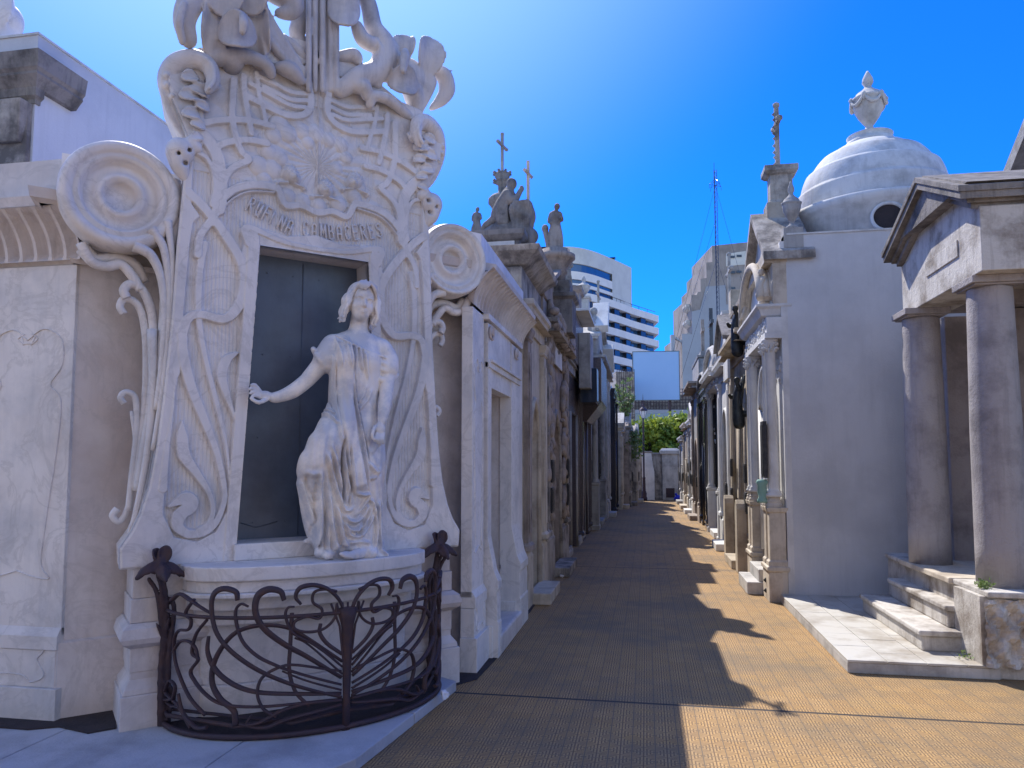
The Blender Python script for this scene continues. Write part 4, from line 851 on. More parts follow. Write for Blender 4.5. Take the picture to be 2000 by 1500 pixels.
for P, w, h, flat in folds:
    P_ = np.array(P); m = w*2+.03; i0, i1 = np.searchsorted(xs, [P_[:, 0].min()-m, P_[:, 0].max()+m]); j0, j1 = np.searchsorted(zr, [P_[:, 1].min()-m, P_[:, 1].max()+m])
    if i1 <= i0 or j1 <= j0: continue
    d, t = seg_d(UU[i0:i1, j0:j1], ZZ[i0:i1, j0:j1], P); en = np.clip(np.minimum(t, 1-t)*8+.15, 0, 1)
    F[i0:i1, j0:j1] += (h*np.clip((w-d)/.010+.5, 0, 1) if flat else h*.95*(np.exp(-(d/(w*.8))**2)-.35*np.exp(-((d-w*1.5)/(w*.7))**2)))*en
F += .002*np.sin(UU*120+np.sin(ZZ*9)*2.5)*np.clip((2.3-ZZ)/.3, .15, 1)+.0015*np.sin(UU*55+ZZ*18)*np.clip((1.9-ZZ)/.2, 0, 1)
yy_ = g.ax[1]; frw = np.clip((DC+.05-yy_)/.08, 0, 1).astype(np.float32)
g.f -= (F[:, None, :]*frw[None, :, None]*np.clip((pp(700, 652, DC)[1]-ZZ)/.06, 0, 1)[:, None, :]).astype(np.float32)
g.path([rs, J(642, 690, -.17), J(636, 706, -.17)], [.064, .072, .079], .02); g.path([J(616, 690, -.19), J(627, 704, -.22), J(642, 716, -.22), J(652, 718, -.20)], [.012, .016, .018, .016], .012); g.path([J(612, 682, -.16), J(622, 700, -.12)], [.018, .014], .01)
g.path([ls, J(755, 702, -.21), J(757, 722, -.24)], [.064, .070, .068], .02); g.path([J(732, 735, -.22), J(745, 742, -.28), J(765, 740, -.27), J(776, 732, -.2)], [.014, .018, .018, .014], .010)
g.path([J(735, 700, -.25), J(752, 712, -.285), J(772, 716, -.25)], [.012, .014, .010], .012); g.path([J(736, 715, -.26), J(755, 725, -.285), J(772, 728, -.25)], [.012, .014, .010], .012)
g.path([J(655, 655, -.28), J(690, 672, -.315), J(730, 690, -.31), J(766, 702, -.27)], [.006, .007, .007, .006], .008)
# right arm out to the door
g.path([J(634, 702, -.16), J(618, 722, -.15), J(600, 742, -.14)], [.056, .052, .046], .012); g.path([J(600, 743, -.14), J(572, 764, -.12), J(548, 774, -.10), J(533, 777, -.09)], [.046, .044, .034, .029], .012)
g.ell(J(518, 772, -.09), (.042, .022, .030), .015)
for P in [[(508, 764), (498, 752), (491, 752)], [(506, 768), (494, 758), (488, 760)], [(507, 772), (495, 765), (489, 768)], [(508, 776), (498, 772), (492, 775)]]: g.path([J(x, y, -.09-.012*i) for i, (x, y) in enumerate(P)], [.0125, .0115, .009], .004, sm=2)
g.path([J(520, 780, -.10), J(506, 786, -.12), J(496, 782, -.12), J(490, 778, -.11)], [.015, .013, .011, .009], .006, sm=2)
# left arm hanging
g.path([J(757, 735, -.25), J(755, 765, -.29)], [.050, .046], .006, sm=1); g.path([J(755, 765, -.29), J(751, 795, -.33), J(746, 822, -.36)], [.046, .042, .029], .006)
g.ell(J(742, 838, -.37), (.036, .024, .048), .012)
for i, (x, y) in enumerate([(732, 862), (737, 866), (742, 868), (748, 866)]): g.path([J(735+i*4.5, 848, -.38), J(734+i*4.5, 858, -.395), J(x, y, -.385)], [.0125, .0115, .009], .003, sm=2)
g.path([J(732, 834, -.38), J(727, 848, -.395), J(729, 858, -.395)], [.013, .012, .009], .005, sm=2)
# feet
g.path([J(712, 1062, -.30), J(708, 1072, -.33)], [.036, .034], .01, sm=1); g.path([J(708, 1078, -.35), J(694, 1083, -.385), J(677, 1086, -.41)], [.032, .028, .018], .01)
for i, (x, y, r) in enumerate([(666, 1082, .013), (670, 1085, .012), (675, 1087, .012), (681, 1088, .011), (687, 1089, .0105)]): g.cap(J(x+12, y-2, -.39), J(x, y, -.42), r, r*.9, .004)
g.path([J(624, 1040, -.12), J(620, 1050, -.14)], [.03, .03], .01, sm=1); g.path([J(620, 1052, -.13), J(608, 1056, -.16), J(596, 1057, -.18)], [.026, .020, .012], .01)
# neck
g.path([J(699, 662, -.20), J(700, 640, -.20), J(704, 615, -.20)], [.066, .052, .052], .02)
# head, in its own tilted and turned frame
hc = J(706, 592, -.24); HS = 1.12; tl, yw = .17, .22
up = np.array([math.sin(tl), 0, math.cos(tl)]); fw = np.array([-.16, -1, -.34]); fw -= up*(fw @ up); fw /= np.linalg.norm(fw); rt = np.cross(fw, up); RM = np.stack([rt, fw, up])
def HP(a, b, c): return hc+(rt*a+fw*b+up*c)*HS  # a right, b forward, c up  (eyes at 0,.075,0)
def He(p, r, k=.01, op='u'): g.ell(HP(*p), tuple(q*HS for q in r), k, op, RM)
He((0, -.015, .045), (.078, .098, .082), .01); He((0, .02, -.03), (.060, .068, .088), .03); He((0, .048, -.088), (.026, .028, .022), .03)
He((.034, .05, -.035), (.026, .028, .03), .02); He((-.034, .05, -.035), (.026, .028, .03), .02)
He((0, .06, .035), (.052, .028, .028), .02)
for s in (-1, 1):
    He((s*.031, .096, -.001), (.021, .020, .012), .014, 's'); He((s*.031, .068, -.001), (.015, .014, .010), .004); g.path([HP(s*.052, .066, .011), HP(s*.03, .083, .018), HP(s*.012, .082, .012)], [.005, .006, .005], .006)
g.path([HP(0, .082, .008), HP(0, .094, -.020), HP(0, .101, -.036)], [.007, .009, .011], .008); He((0, .088, -.040), (.016, .012, .008), .008)
g.path([HP(-.022, .078, -.063), HP(0, .088, -.059), HP(.022, .078, -.063)], [.004, .0065, .004], .004); g.path([HP(-.018, .078, -.072), HP(0, .085, -.073), HP(.018, .078, -.072)], [.004, .007, .004], .004)
g.path([HP(-.024, .082, -.067), HP(0, .094, -.0665), HP(.024, .082, -.067)], .0022, .002, 's')
g.build('body', M['statue'], girl, True)
# hair: its own piece
hv = Vol(hc-np.array([.23, .22, .28]), hc+np.array([.24, .24, .22]), .005)
for p, r in [((0, -.03, .058), (.088, .10, .082)), ((-.066, -.02, .0), (.026, .065, .07)), ((.066, -.025, .0), (.026, .06, .07))]: hv.ell(HP(*p), tuple(q*HS for q in r), .015, 'u', RM)
hv.ell(HP(0, .12, -.030), (.064, .112, .098), .008, 's', RM)
rr_ = random.Random(3)
for s in (-1, 1):
    for i in range(11):
        b0 = .072-.016*i; w_ = rr_.uniform(-.008, .008); L_ = -.085-.05*rr_.random()
        P = [HP(s*.012, .06-.012*i, .125-.002*i)]
        for q in range(1, 9):
            t = q/8; P.append(HP(s*(.012+.078*min(1, t*2)**.7+.010*math.sin(t*9+i*1.9)*(t > .3)), b0*(1-.35*t)-.01+.008*math.cos(t*8+i), .125*(1-t)+L_*t))
        P.append(HP(s*(.105+w_), b0*.6, L_-.012)); hv.path(P, [.009, .013, .0135, .012, .011, .005], .004, sm=3)
for i in range(6): hv.path([HP(-.012+.010*i, .082, .110), HP(.0+.012*i, .096, .085), HP(.015+.011*i, .092, .058+.004*math.sin(i*2))], [.009, .009, .004], .003)
for i in range(4): hv.path([HP(-.012-.004*i, .080, .112-.002*i), HP(-.045-.004*i, .088-.01*i, .078+.006*i), HP(-.070, .062-.01*i, .035+.004*i)], [.010, .011, .006], .003)
hv.build('hair', M['statue'], girl)
# ============================================================ generic architecture in local frames: x along the wall, -y outwards, z up
def classic_col(mb, c, r, z0, z1, base=True, capd=True, seg=24, fl=0):
    h = z1-z0; p = []
    if base: p += [(r*1.35, 0), (r*1.35, .03*h), (r*1.25, .045*h), (r*1.12, .05*h), (r*1.15, .065*h), (r*1.02, .075*h)]
    else: p += [(r, 0)]
    p += [(r*1.0, .09*h), (r*.99, .4*h), (r*.86, .90*h)]
    if capd: p += [(r*.86, .905*h), (r*.98, .915*h), (r*.9, .925*h), (r*.9, .94*h), (r*1.15, .965*h), (r*1.25, .97*h), (r*1.25, 1.0*h)]
    mb.lathe((c[0], c[1], z0), p, seg)
def corinthian(mb, x, y, r, z0, z1):
    mb.lathe((x, y, z0), [(r*1.45, 0), (r*1.45, .03), (r*1.2, .045), (r*1.3, .06), (r*1.05, .075), (r, .1), (r*.86, (z1-z0)-.16), (r*.95, (z1-z0)-.15), (r*.9, (z1-z0)-.14), (r*1.0, (z1-z0)-.08), (r*1.35, (z1-z0)-.03), (r*1.45, (z1-z0)-.02), (r*1.45, z1-z0)], 16)
    for lv in (0, 1):
        for k in range(8):
            a = k*math.pi/4+lv*math.pi/8; zc = z1-.13+lv*.05; mb.tube([(x+r*.9*math.cos(a), y+r*.9*math.sin(a), zc-.02), (x+r*1.15*math.cos(a), y+r*1.15*math.sin(a), zc+.025), (x+r*1.42*math.cos(a), y+r*1.42*math.sin(a), zc+.028), (x+r*1.38*math.cos(a), y+r*1.38*math.sin(a), zc+.008)], [.014, .016, .012, .006], 6)
URN = [(.0, 0), (.62, 0), (.62, .06), (.45, .09), (.26, .13), (.22, .19), (.34, .23), (.62, .36), (.86, .52), (.95, .64), (.93, .68), (1.02, .70), (1.02, .74), (.86, .76), (.72, .84), (.45, .90), (.28, .95), (.22, .98)]
def urn(mb, c, r, h, flame=.28, garland=False, seg=24):
    k = h*(1-flame); mb.lathe(c, [(p*r, q*k) for p, q in URN]+[(r*.2, k), (r*.34, k+h*flame*.25), (r*.30, k+h*flame*.5), (r*.16, k+h*flame*.8), (0.01, h)], seg)
    if garland:
        for i in range(6):
            a0 = i*math.pi/3; P = [(c[0]+r*1.02*math.cos(a0+t*math.pi/3), c[1]+r*1.02*math.sin(a0+t*math.pi/3), c[2]+k*(.72-.16*math.sin(t*math.pi))) for t in np.linspace(0, 1, 8)]
            mb.tube(P, [.07*r, .09*r, .1*r, .11*r, .11*r, .1*r, .09*r, .07*r], 6); mb.lathe((P[0][0], P[0][1], P[0][2]-.1*r), [(0.01*r, -.25*r), (.12*r, 0), (.16*r, .15*r), (.05*r, .3*r)], 8)
def lcross(mb, c, h, t=.035, style=0):
    x, y, z = c; arm = h*.28; zc = z+h*.70
    mb.box(x-t, x+t, y-t, y+t, z, z+h); mb.box(x-arm, x-t+.0, y-t*.9, y+t*.9, zc-t, zc+t); mb.box(x+t, x+arm, y-t*.9, y+t*.9, zc-t, zc+t)
    if style:
        for (a, b) in ((x-arm, zc), (x+arm, zc), (x, z+h)): mb.lathe((a, y, b-t*1.6), [(0, 0), (t*1.5, t*.8), (t*1.6, t*1.6), (t*1.5, t*2.4), (0, t*3.2)], 8)

# ============================================================ RIGHT: domed mausoleum (facade to the street, long blank flank towards the camera)
def RF(x0, Yc): return (x0, Yc, 0)
DX, DY = 1.53, 8.98
dm = thing('domed_mausoleum', 'pale rendered mausoleum with ribbed dome, garlanded urn on top and carved street front', 'mausoleum', (DX, DY, 0), 0)
# flank wall and body
MB().box(.10, 4.4, 0, 2.75, 0, 4.27).build('wall', M['stucco'], dm)
MB().box(.13, 4.45, -.012, 2.8, 4.27, 4.29).build('coping', M['dome'], dm)
dc = (1.50, 1.42)
mb = MB(); mb.lathe((dc[0], dc[1], 4.27), [(1.04, 0), (1.04, .46), (1.10, .50), (1.13, .57), (1.12, .61), (1.06, .63)], 72); mb.build('drum', M['dome'], dm)
pf = []; n = 60
for i in range(n+1):
    a = R(90)*i/n; r = .975*math.cos(a)**.92; z = 1.0*math.sin(a); st = (i*5/n) % 1; r = r-.046*(1-st)*(1 if i < n*.93 else 0)+.02
    if r < .26: break
    pf.append((r, z))
mb = MB(); mb.lathe((dc[0], dc[1], 4.89), pf+[(.27, pf[-1][1]+.0)], 80); mb.build('dome', M['dome'], dm)
zt = 4.89+pf[-1][1]
mb = MB(); mb.lathe((dc[0], dc[1], zt-.02), [(.30, 0), (.30, .07), (.27, .08), (.27, .13), (.29, .15), (.24, .17), (.12, .20)], 40); mb.build('dome_cap', M['dome'], dm)
mb = MB(); urn(mb, (dc[0], dc[1], zt+.15), .215, .90, .24, True, 28); mb.build('urn', M['palegrey'], dm)
# round window in the drum, facing the camera's right
wa = R(-97); wx, wy = dc[0]+1.04*math.cos(wa), dc[1]+1.04*math.sin(wa)
fr_ = MB(); V = []; F = []
for i in range(40):
    a = 2*math.pi*i/40
    for (rr_, dd) in ((.20, .0), (.20, .03), (.165, .035), (.16, -.03)): 
        lx = rr_*math.cos(a); V.append((wx-lx*math.sin(wa)+dd*math.cos(wa), wy+lx*math.cos(wa)+dd*math.sin(wa), 4.545+rr_*math.sin(a)*.92))
for i in range(40):
    for k in range(3): F.append((i*4+k, ((i+1) % 40)*4+k, ((i+1) % 40)*4+k+1, i*4+k+1))
fr_.add(V, F, True); fo = fr_.build('window', M['dome'], dm)
g_ = MB(); g_.add([(wx-.17*math.cos(a)*math.sin(wa)+.008*math.cos(wa), wy+.17*math.cos(a)*math.cos(wa)+.008*math.sin(wa), 4.545+.16*math.sin(a)) for a in np.linspace(0, 2*math.pi, 33)[:-1]], [tuple(range(32))]); g_.build('window_pane', M['soil'], fo)
MB().tube([(wx-.13*-math.sin(wa)*-1+.02*math.cos(wa), wy-.13*math.cos(wa)+.02*math.sin(wa), 4.58), (wx+.13*math.sin(wa)*-1+.02*math.cos(wa), wy+.13*math.cos(wa)+.02*math.sin(wa), 4.42)], .006, 6).build('window_bar', M['palegrey'], fo)
# street front: local frame rotated -90 (x = -Y), placed at the facade plane
fW = Matrix.Rotation(R(-90), 4, 'Z') @ Matrix.Diagonal((.76, 1, 1, 1))       # local of dm: origin at flank corner; facade runs to +Y => local x negative
def fpart(mb, name, m, bevel=0.0, parent=None): return mb.build(name, m, parent or dm, bevel, M4=fW)
# facade x from -2.45 (far) to 0 (near)
mb = MB(); mb.box(-2.45, .002, .05, .12, 0, 4.2); fpart(mb, 'street_front', M['white'])
mb = MB(); mb.box(-2.45, .005, -.02, .048, 0, .46); mb.box(-.60, -.0, -.16, .05, 0, .34); mb.box(-2.45, -1.85, -.16, .05, 0, .34); mb.mould(-.60, -.0, -.16, .05, [(.34, 0), (.36, .02), (.40, .02), (.41, 0)]); mb.mould(-2.45, -1.85, -.16, .05, [(.34, 0), (.36, .02), (.40, .02), (.41, 0)]); fpart(mb, 'plinth', M['cream'], .006)
for x in (-.12, -.47, -1.98, -2.33):
    mb = MB(); mb.mould(x-.10, x+.10, -.14, .04, [(.41, .02), (.46, .02), (.48, .0), (1.02, 0), (1.03, .02), (1.08, .03)]); mb.lathe((x, -.07, 1.08), [(.10, 0), (.10, .03), (.085, .05), (.09, .07), (.07, .09), (.068, .14), (.068, .16)], 16); fpart(mb, 'pedestal', M['cream'], .004)
    mb = MB(); corinthian(mb, x, -.07, .066, 1.20, 3.05); fpart(mb, 'column', M['white'])
mb = MB(); mb.box(-2.45, .006, -.14, .06, 3.05, 3.12); mb.box(-2.45, .005, -.12, .06, 3.12, 3.30); mb.mould(-2.34, -.10, -.12, .06, [(3.30, 0), (3.33, .05), (3.40, .08), (3.43, .11), (3.46, .11)]); fpart(mb, 'entablature', M['white'], .003)
orn = MB()
rr_ = random.Random(11)
for i in range(70):                        # carved frieze lumps and scrolls
    x = -2.4+rr_.random()*2.35; z = rr_.choice([3.14+.14*rr_.random(), 2.55+.45*rr_.random()]); a = rr_.random()*6.28; q = .02+.03*rr_.random()
    y = -.125 if z > 3.1 else .045
    orn.tube([(x+q*math.cos(a+t)*(1-t/7), y, z+q*math.sin(a+t)*(1-t/7)) for t in np.linspace(0, 5, 9)], [.014]*8+[.006], 6)
o = fpart(orn, 'carved_frieze', M['white']); o['kind'] = 'stuff'
# arch with door between the column pairs
A = [(-1.75, .46), (-1.75, 2.3)]+[(x, z) for x, z in arc(-1.225, 2.3, .525, 180, 0, 16)]+[(-.70, .46)]
mb = MB(); mb.tube([(x, -.0, z) for x, z in A], .05, 8); mb.tube([(x*.93-.086, .02, z-.03) for x, z in A], .03, 8); fpart(mb, 'door_arch', M['white'])
mb = MB(); mb.prism([(x*.9-.12, max(z-.04, .2)) for x, z in A], .035, .048); fpart(mb, 'door', M['bronze'])
mb = MB(); mb.box(-1.8, -.66, -.34, .04, 0, .15); mb.box(-1.75, -.7, -.2, .04, .15, .30); fpart(mb, 'front_steps', M['palegrey'], .01)
# segmental pediment, attic, triangular gable with pedestal and cross
mb = MB(); top = arc(-1.225, 3.46, 1.15, 155, 25, 18, .62)
mb.prism([(-2.38, 3.46)]+[(x, z+.0) for x, z in top]+[(-.07, 3.46)], -.06, .1); fpart(mb, 'tympanum', M['white'])
mb = MB()
for d, r in ((-.20, .05), (-.13, .045), (-.06, .04)): mb.tube([(x, d+.03, z+.03) for x, z in [(-2.40, 3.5)]+top+[(-.05, 3.5)]], r, 8)
fpart(mb, 'curved_cornice', M['cream'])
mb = MB(); mb.box(-2.45, .004, -.04, .12, 3.46, 3.95); mb.mould(-2.34, -.085, -.04, .04, [(3.95, .09), (3.98, .09), (4.04, .095), (4.08, .095)]); fpart(mb, 'attic', M['cream'], .004)
mb = MB(); mb.prism([(-2.45, 4.08), (-1.225, 4.72), (-.004, 4.08)], -.02, .42); fpart(mb, 'gable', M['palegrey'])
mb = MB()
for s in (-1, 1):
    a = math.atan2(.64, 1.225); mb.prism([(-1.225, 4.75), (-1.225, 4.85), (-1.225+s*1.30, 4.75-.64*1.15+.06), (-1.225+s*1.30, 4.75-.64*1.15-.04)], -.14, .44)
fpart(mb, 'gable_cornice', M['old'], .004)
mb = MB(); mb.mould(-1.38, -1.09, .10, .38, [(4.62, .05), (4.95, .05), (4.97, .02), (5.0, 0), (5.32, 0), (5.34, .04), (5.37, .07), (5.44, .07), (5.46, .0)]); fpart(mb, 'cross_pedestal', M['old'], .005)
mb = MB(); lcross(mb, (-1.225, .22, 5.45), .85, .028, 1)
for k in range(9): mb.lathe((-1.225+.03*math.sin(k*2), .19, 5.5+k*.085), [(0, -.03), (.032, 0), (0, .03)], 8)
fpart(mb, 'cross', M['old'])
mb = MB(); mb.mould(-.22, .008, .1, .32, [(4.12, .0), (4.36, .0)]); urn(mb, (-.085, .21, 4.36), .115, .58, .26); fpart(mb, 'corner_urn', M['grey'])
mb = MB(); mb.lathe((-.12, -.2, 1.13), [(.06, 0), (.06, .03), (.04, .07), (.055, .12), (.05, .2), (.07, .24), (.05, .27)], 14); fpart(mb, 'vase', M['verdigris'])
mb = MB(); mb.box(-.26, .0, -.19, -.145, 1.42, 2.08); mb.box(-.235, -.025, -.197, -.19, 1.46, 2.04); fpart(mb, 'bronze_plaque', M['bronzeplate'], .006)
for z0 in (.08, .2):
    mb = MB(); mb.lathe((-.30, -.165, z0+.02), [(0.0, -.03), (.03, 0), (0.0, .03)], 8); fpart(mb, 'vent_grille', M['bronze'])
# angel reliefs by the upper storey
for x in (-2.25, -.2):
    v = Vol((x-.16, -.30, 3.42), (x+.16, .06, 4.0), .011); v.path([(x, -.10, 3.46), (x, -.12, 3.66), (x, -.12, 3.78)], [.07, .055, .05], .02); v.ell((x, -.14, 3.88), (.035, .04, .045), .01)
    v.path([(x-.05, -.13, 3.78), (x-.08, -.17, 3.66), (x-.02, -.2, 3.6)], [.025, .02, .015], .01); v.path([(x+.05, -.13, 3.78), (x+.08, -.17, 3.66), (x+.02, -.2, 3.6)], [.025, .02, .015], .01)
    V, Q = v.mesh(); W4 = np.array(fW)[:3, :3]; np_mesh('angel_relief', V @ W4.T, Q, M['cream'], dm)

# ============================================================ RIGHT FOREGROUND: portico mausoleum with two heavy columns
tp = thing('portico_mausoleum', 'weathered grey temple mausoleum with thick columns, low gable and marble steps beside the path', 'mausoleum', (2.5, 7.0, 0), R(-90))
def TY(Y): return 7.0-Y                    # world Y -> local x ; local y = X-2.5
def TX(X): return X-2.5
mb = MB(); mb.box(TY(8.5), TY(6.14), TX(2.50), 2.6, 0, .60); mb.box(TY(8.5), TY(6.08), TX(2.47), 2.6, .60, .645); mb.build('platform', M['templew'], tp, .01)
# crumbling near cheek of the platform
V = []; n = 16; rr_ = random.Random(4)
mb = MB()
for i in range(n+1):
    for k in range(n+1):
        x = TX(2.44)+.42*i/n; z = .10+.49*k/n; V.append((TY(6.10)+.02*rr_.random()+.035*math.sin(i*1.1)*math.cos(k*.8), x+.015*rr_.random(), z))
F = [(i*(n+1)+k, (i+1)*(n+1)+k, (i+1)*(n+1)+k+1, i*(n+1)+k+1) for i in range(n) for k in range(n)]; mb.add(V, F); mb.box(TY(6.6), TY(6.125), TX(2.43), .3, .09, .605); mb.build('rough_cheek', M['templew'], tp)
MB().box(TY(6.12), TY(5.98), TX(2.86), 2.6, 0, .56).build('corner_pier', M['templew'], tp, .015)
MB().box(TY(8.98), TY(6.12), TX(1.49), TX(2.55), 0, .012+.07).build('paved_plinth', M['palegrey'], tp, .008)
# individually laid slabs on the plinth
sm = mat('white_marble_slab', (.50, .48, .44), (.30, .26, .21), .85, 2.3, 0, .6, .12, 40)
sl_ = MB(); rows = [(1.50, 1.86), (1.865, 2.22)]; y = 6.13; rr_ = random.Random(9)
for ri, (a, b) in enumerate([(1.49, 1.77), (1.775, 2.05), (2.055, 2.33), (2.335, 2.56)]):
    y = 6.115+(.0 if ri % 2 else -.0); first = True
    while y < 8.95:
        L = (.22 if first and ri % 2 else .44)+rr_.random()*.06; first = False
        sl_.box(TY(min(y+L-.005, 8.97)), TY(y), TX(a), TX(b), .083, .101+rr_.random()*.002); y += L
sl_.build('paving_slabs', sm, tp, .003)
for i, (X0, z0, z1, ya, yb) in enumerate([(2.12, .10, .265, 6.50, 8.15), (2.36, .265, .445, 6.62, 8.05)]):
    st = MB(); st.box(TY(yb), TY(ya), TX(X0)+.025, TX(2.75), z0, z1-.045); st.box(TY(yb+.02), TY(ya-.02), TX(X0), TX(2.75), z1-.045, z1); st.build('step', M['templew'] if i == 0 else M['templew'], tp, .012)
st = MB(); st.box(TY(7.95), TY(6.72), TX(2.44), TX(2.9), .60, .652); st.build('top_tread', M['cream'], tp, .01)
for Yc, Xc in ((6.42, 2.72), (7.66, 2.63)):
    mb = MB(); mb.lathe((TY(Yc), TX(Xc), .645), [(.182, 0), (.180, .3), (.178, 1.2), (.160, 2.32), (.157, 2.34)], 48); o = mb.build('column', M['temple'], tp)
    mb = MB(); mb.box(TY(Yc)-.20, TY(Yc)+.20, TX(Xc)-.20, TX(Xc)+.20, 3.0, 3.058); mb.build('abacus', M['temple'], tp, .006)
    mb = MB(); mb.box(TY(Yc)-.175, TY(Yc)+.175, TX(Xc)-.175, TX(Xc)+.175, 2.985, 3.0); mb.build('column_neck', M['temple'], tp, .004)
bx = 2.54; ya, yb = 6.09, 7.86
mb = MB(); mb.box(TY(yb), TY(ya), TX(bx), TX(2.92), 3.058, 3.56); mb.build('beam', M['templew'], tp, .006)
MB().box(TY(ya+.4), TY(ya+.004), TX(2.921), 2.6, 3.062, 3.56).build('side_beam', M['temple'], tp, .006); MB().box(TY(yb-.004), TY(yb-.4), TX(2.921), 2.6, 3.062, 3.56).build('side_beam', M['temple'], tp, .006)
mb = MB(); mb.box(TY(yb-.4), TY(ya+.4), TX(2.925), 2.6, 3.2, 3.25); mb.build('ceiling', M['templew'], tp)
mb = MB(); mb.box(TY(8.1), TY(6.2), TX(3.9), 2.6, .64, 3.05); mb.build('back_wall', M['temple'], tp)
mb = MB(); mb.box(TY(8.10), TY(7.95), TX(2.95), TX(3.9), .64, 3.05); mb.build('side_wall', M['temple'], tp); MB().box(TY(7.94), TY(7.6), TX(3.25), TX(3.6), .645, 3.05).build('inner_pier', M['temple'], tp, .01)
mb = MB(); mb.box(TY(7.5), TY(6.75), TX(3.86), TX(3.9), .66, 2.6); mb.build('dark_doorway', M['glass'], tp)
g0, g1, ap = TY(yb), TY(ya), TY((ya+yb)/2-.05); ri = .38
mb = MB(); mb.prism([(g0, 3.56), (ap, 3.56+ri), (g1, 3.56)], TX(bx)+.008, TX(2.9)); mb.build('tympanum', M['templew'], tp)
for s, e in ((-1, g0), (1, g1)):
    mb = MB()
    for (dy, z0, z1, ex) in ((.05, 3.54, 3.59, -.02), (.09, 3.59, 3.63, .01), (.15, 3.63, 3.69, .05), (.165, 3.69, 3.74, .06)):
        q = (abs(e-ap)+ex)/abs(e-ap); mb.prism([(ap, z0+ri), (ap, z1+ri), (e+s*ex, z1+ri-ri*q), (e+s*ex, z0+ri-ri*q)], TX(bx)-dy, TX(bx)+.4-dy*.01)
    mb.build('raking_cornice', M['black_stone'], tp, .004)
for s, e in ((-1, g0), (1, g1)):
    mb = MB(); L = []
    for p, z in ((-.02, 3.565), (.01, 3.60), (.05, 3.64), (.06, 3.735)): L.append((min(e-s*.3, e+s*p), max(e-s*.3, e+s*p), TX(bx)+.41, 2.6, z))
    mb.loft(L); mb.build('side_cornice', M['black_stone'], tp, .004)
mb = MB(); mb.prism([(g0-.05, 3.74), (ap, 3.74+ri+.01), (g1+.05, 3.74)], TX(bx)-.1, 2.6); mb.build('roof', M['black_stone'], tp)
mb = MB(); mb.box(TY(7.2), TY(6.5), TX(bx)-.012, TX(bx), 3.28, 3.42); mb.build('name_tablet', M['templew'], tp, .004)
# chapel behind it on the right edge
ch = thing('gabled_mausoleum', 'dark grey gable of the mausoleum rising behind the temple portico roof', 'mausoleum', (4.35, 8.3, -.55), R(-90))
mb = MB(); mb.prism([(-1.2, 0), (-1.2, 5.0), (0, 5.75), (1.6, 4.6), (1.6, 0)], 0, 2.0); mb.build('wall', M['temple'], ch)
mb = MB(); mb.prism([(-1.4, 4.95), (0, 5.98), (1.9, 4.62), (1.9, 4.8), (0, 6.16), (-1.4, 5.13)], -.25, 2.2); mb.build('roof', M['grey'], ch)
mb = MB(); mb.box(-.5, .5, -.03, 0, .2, 2.6); mb.build('door', M['bronze'], ch)

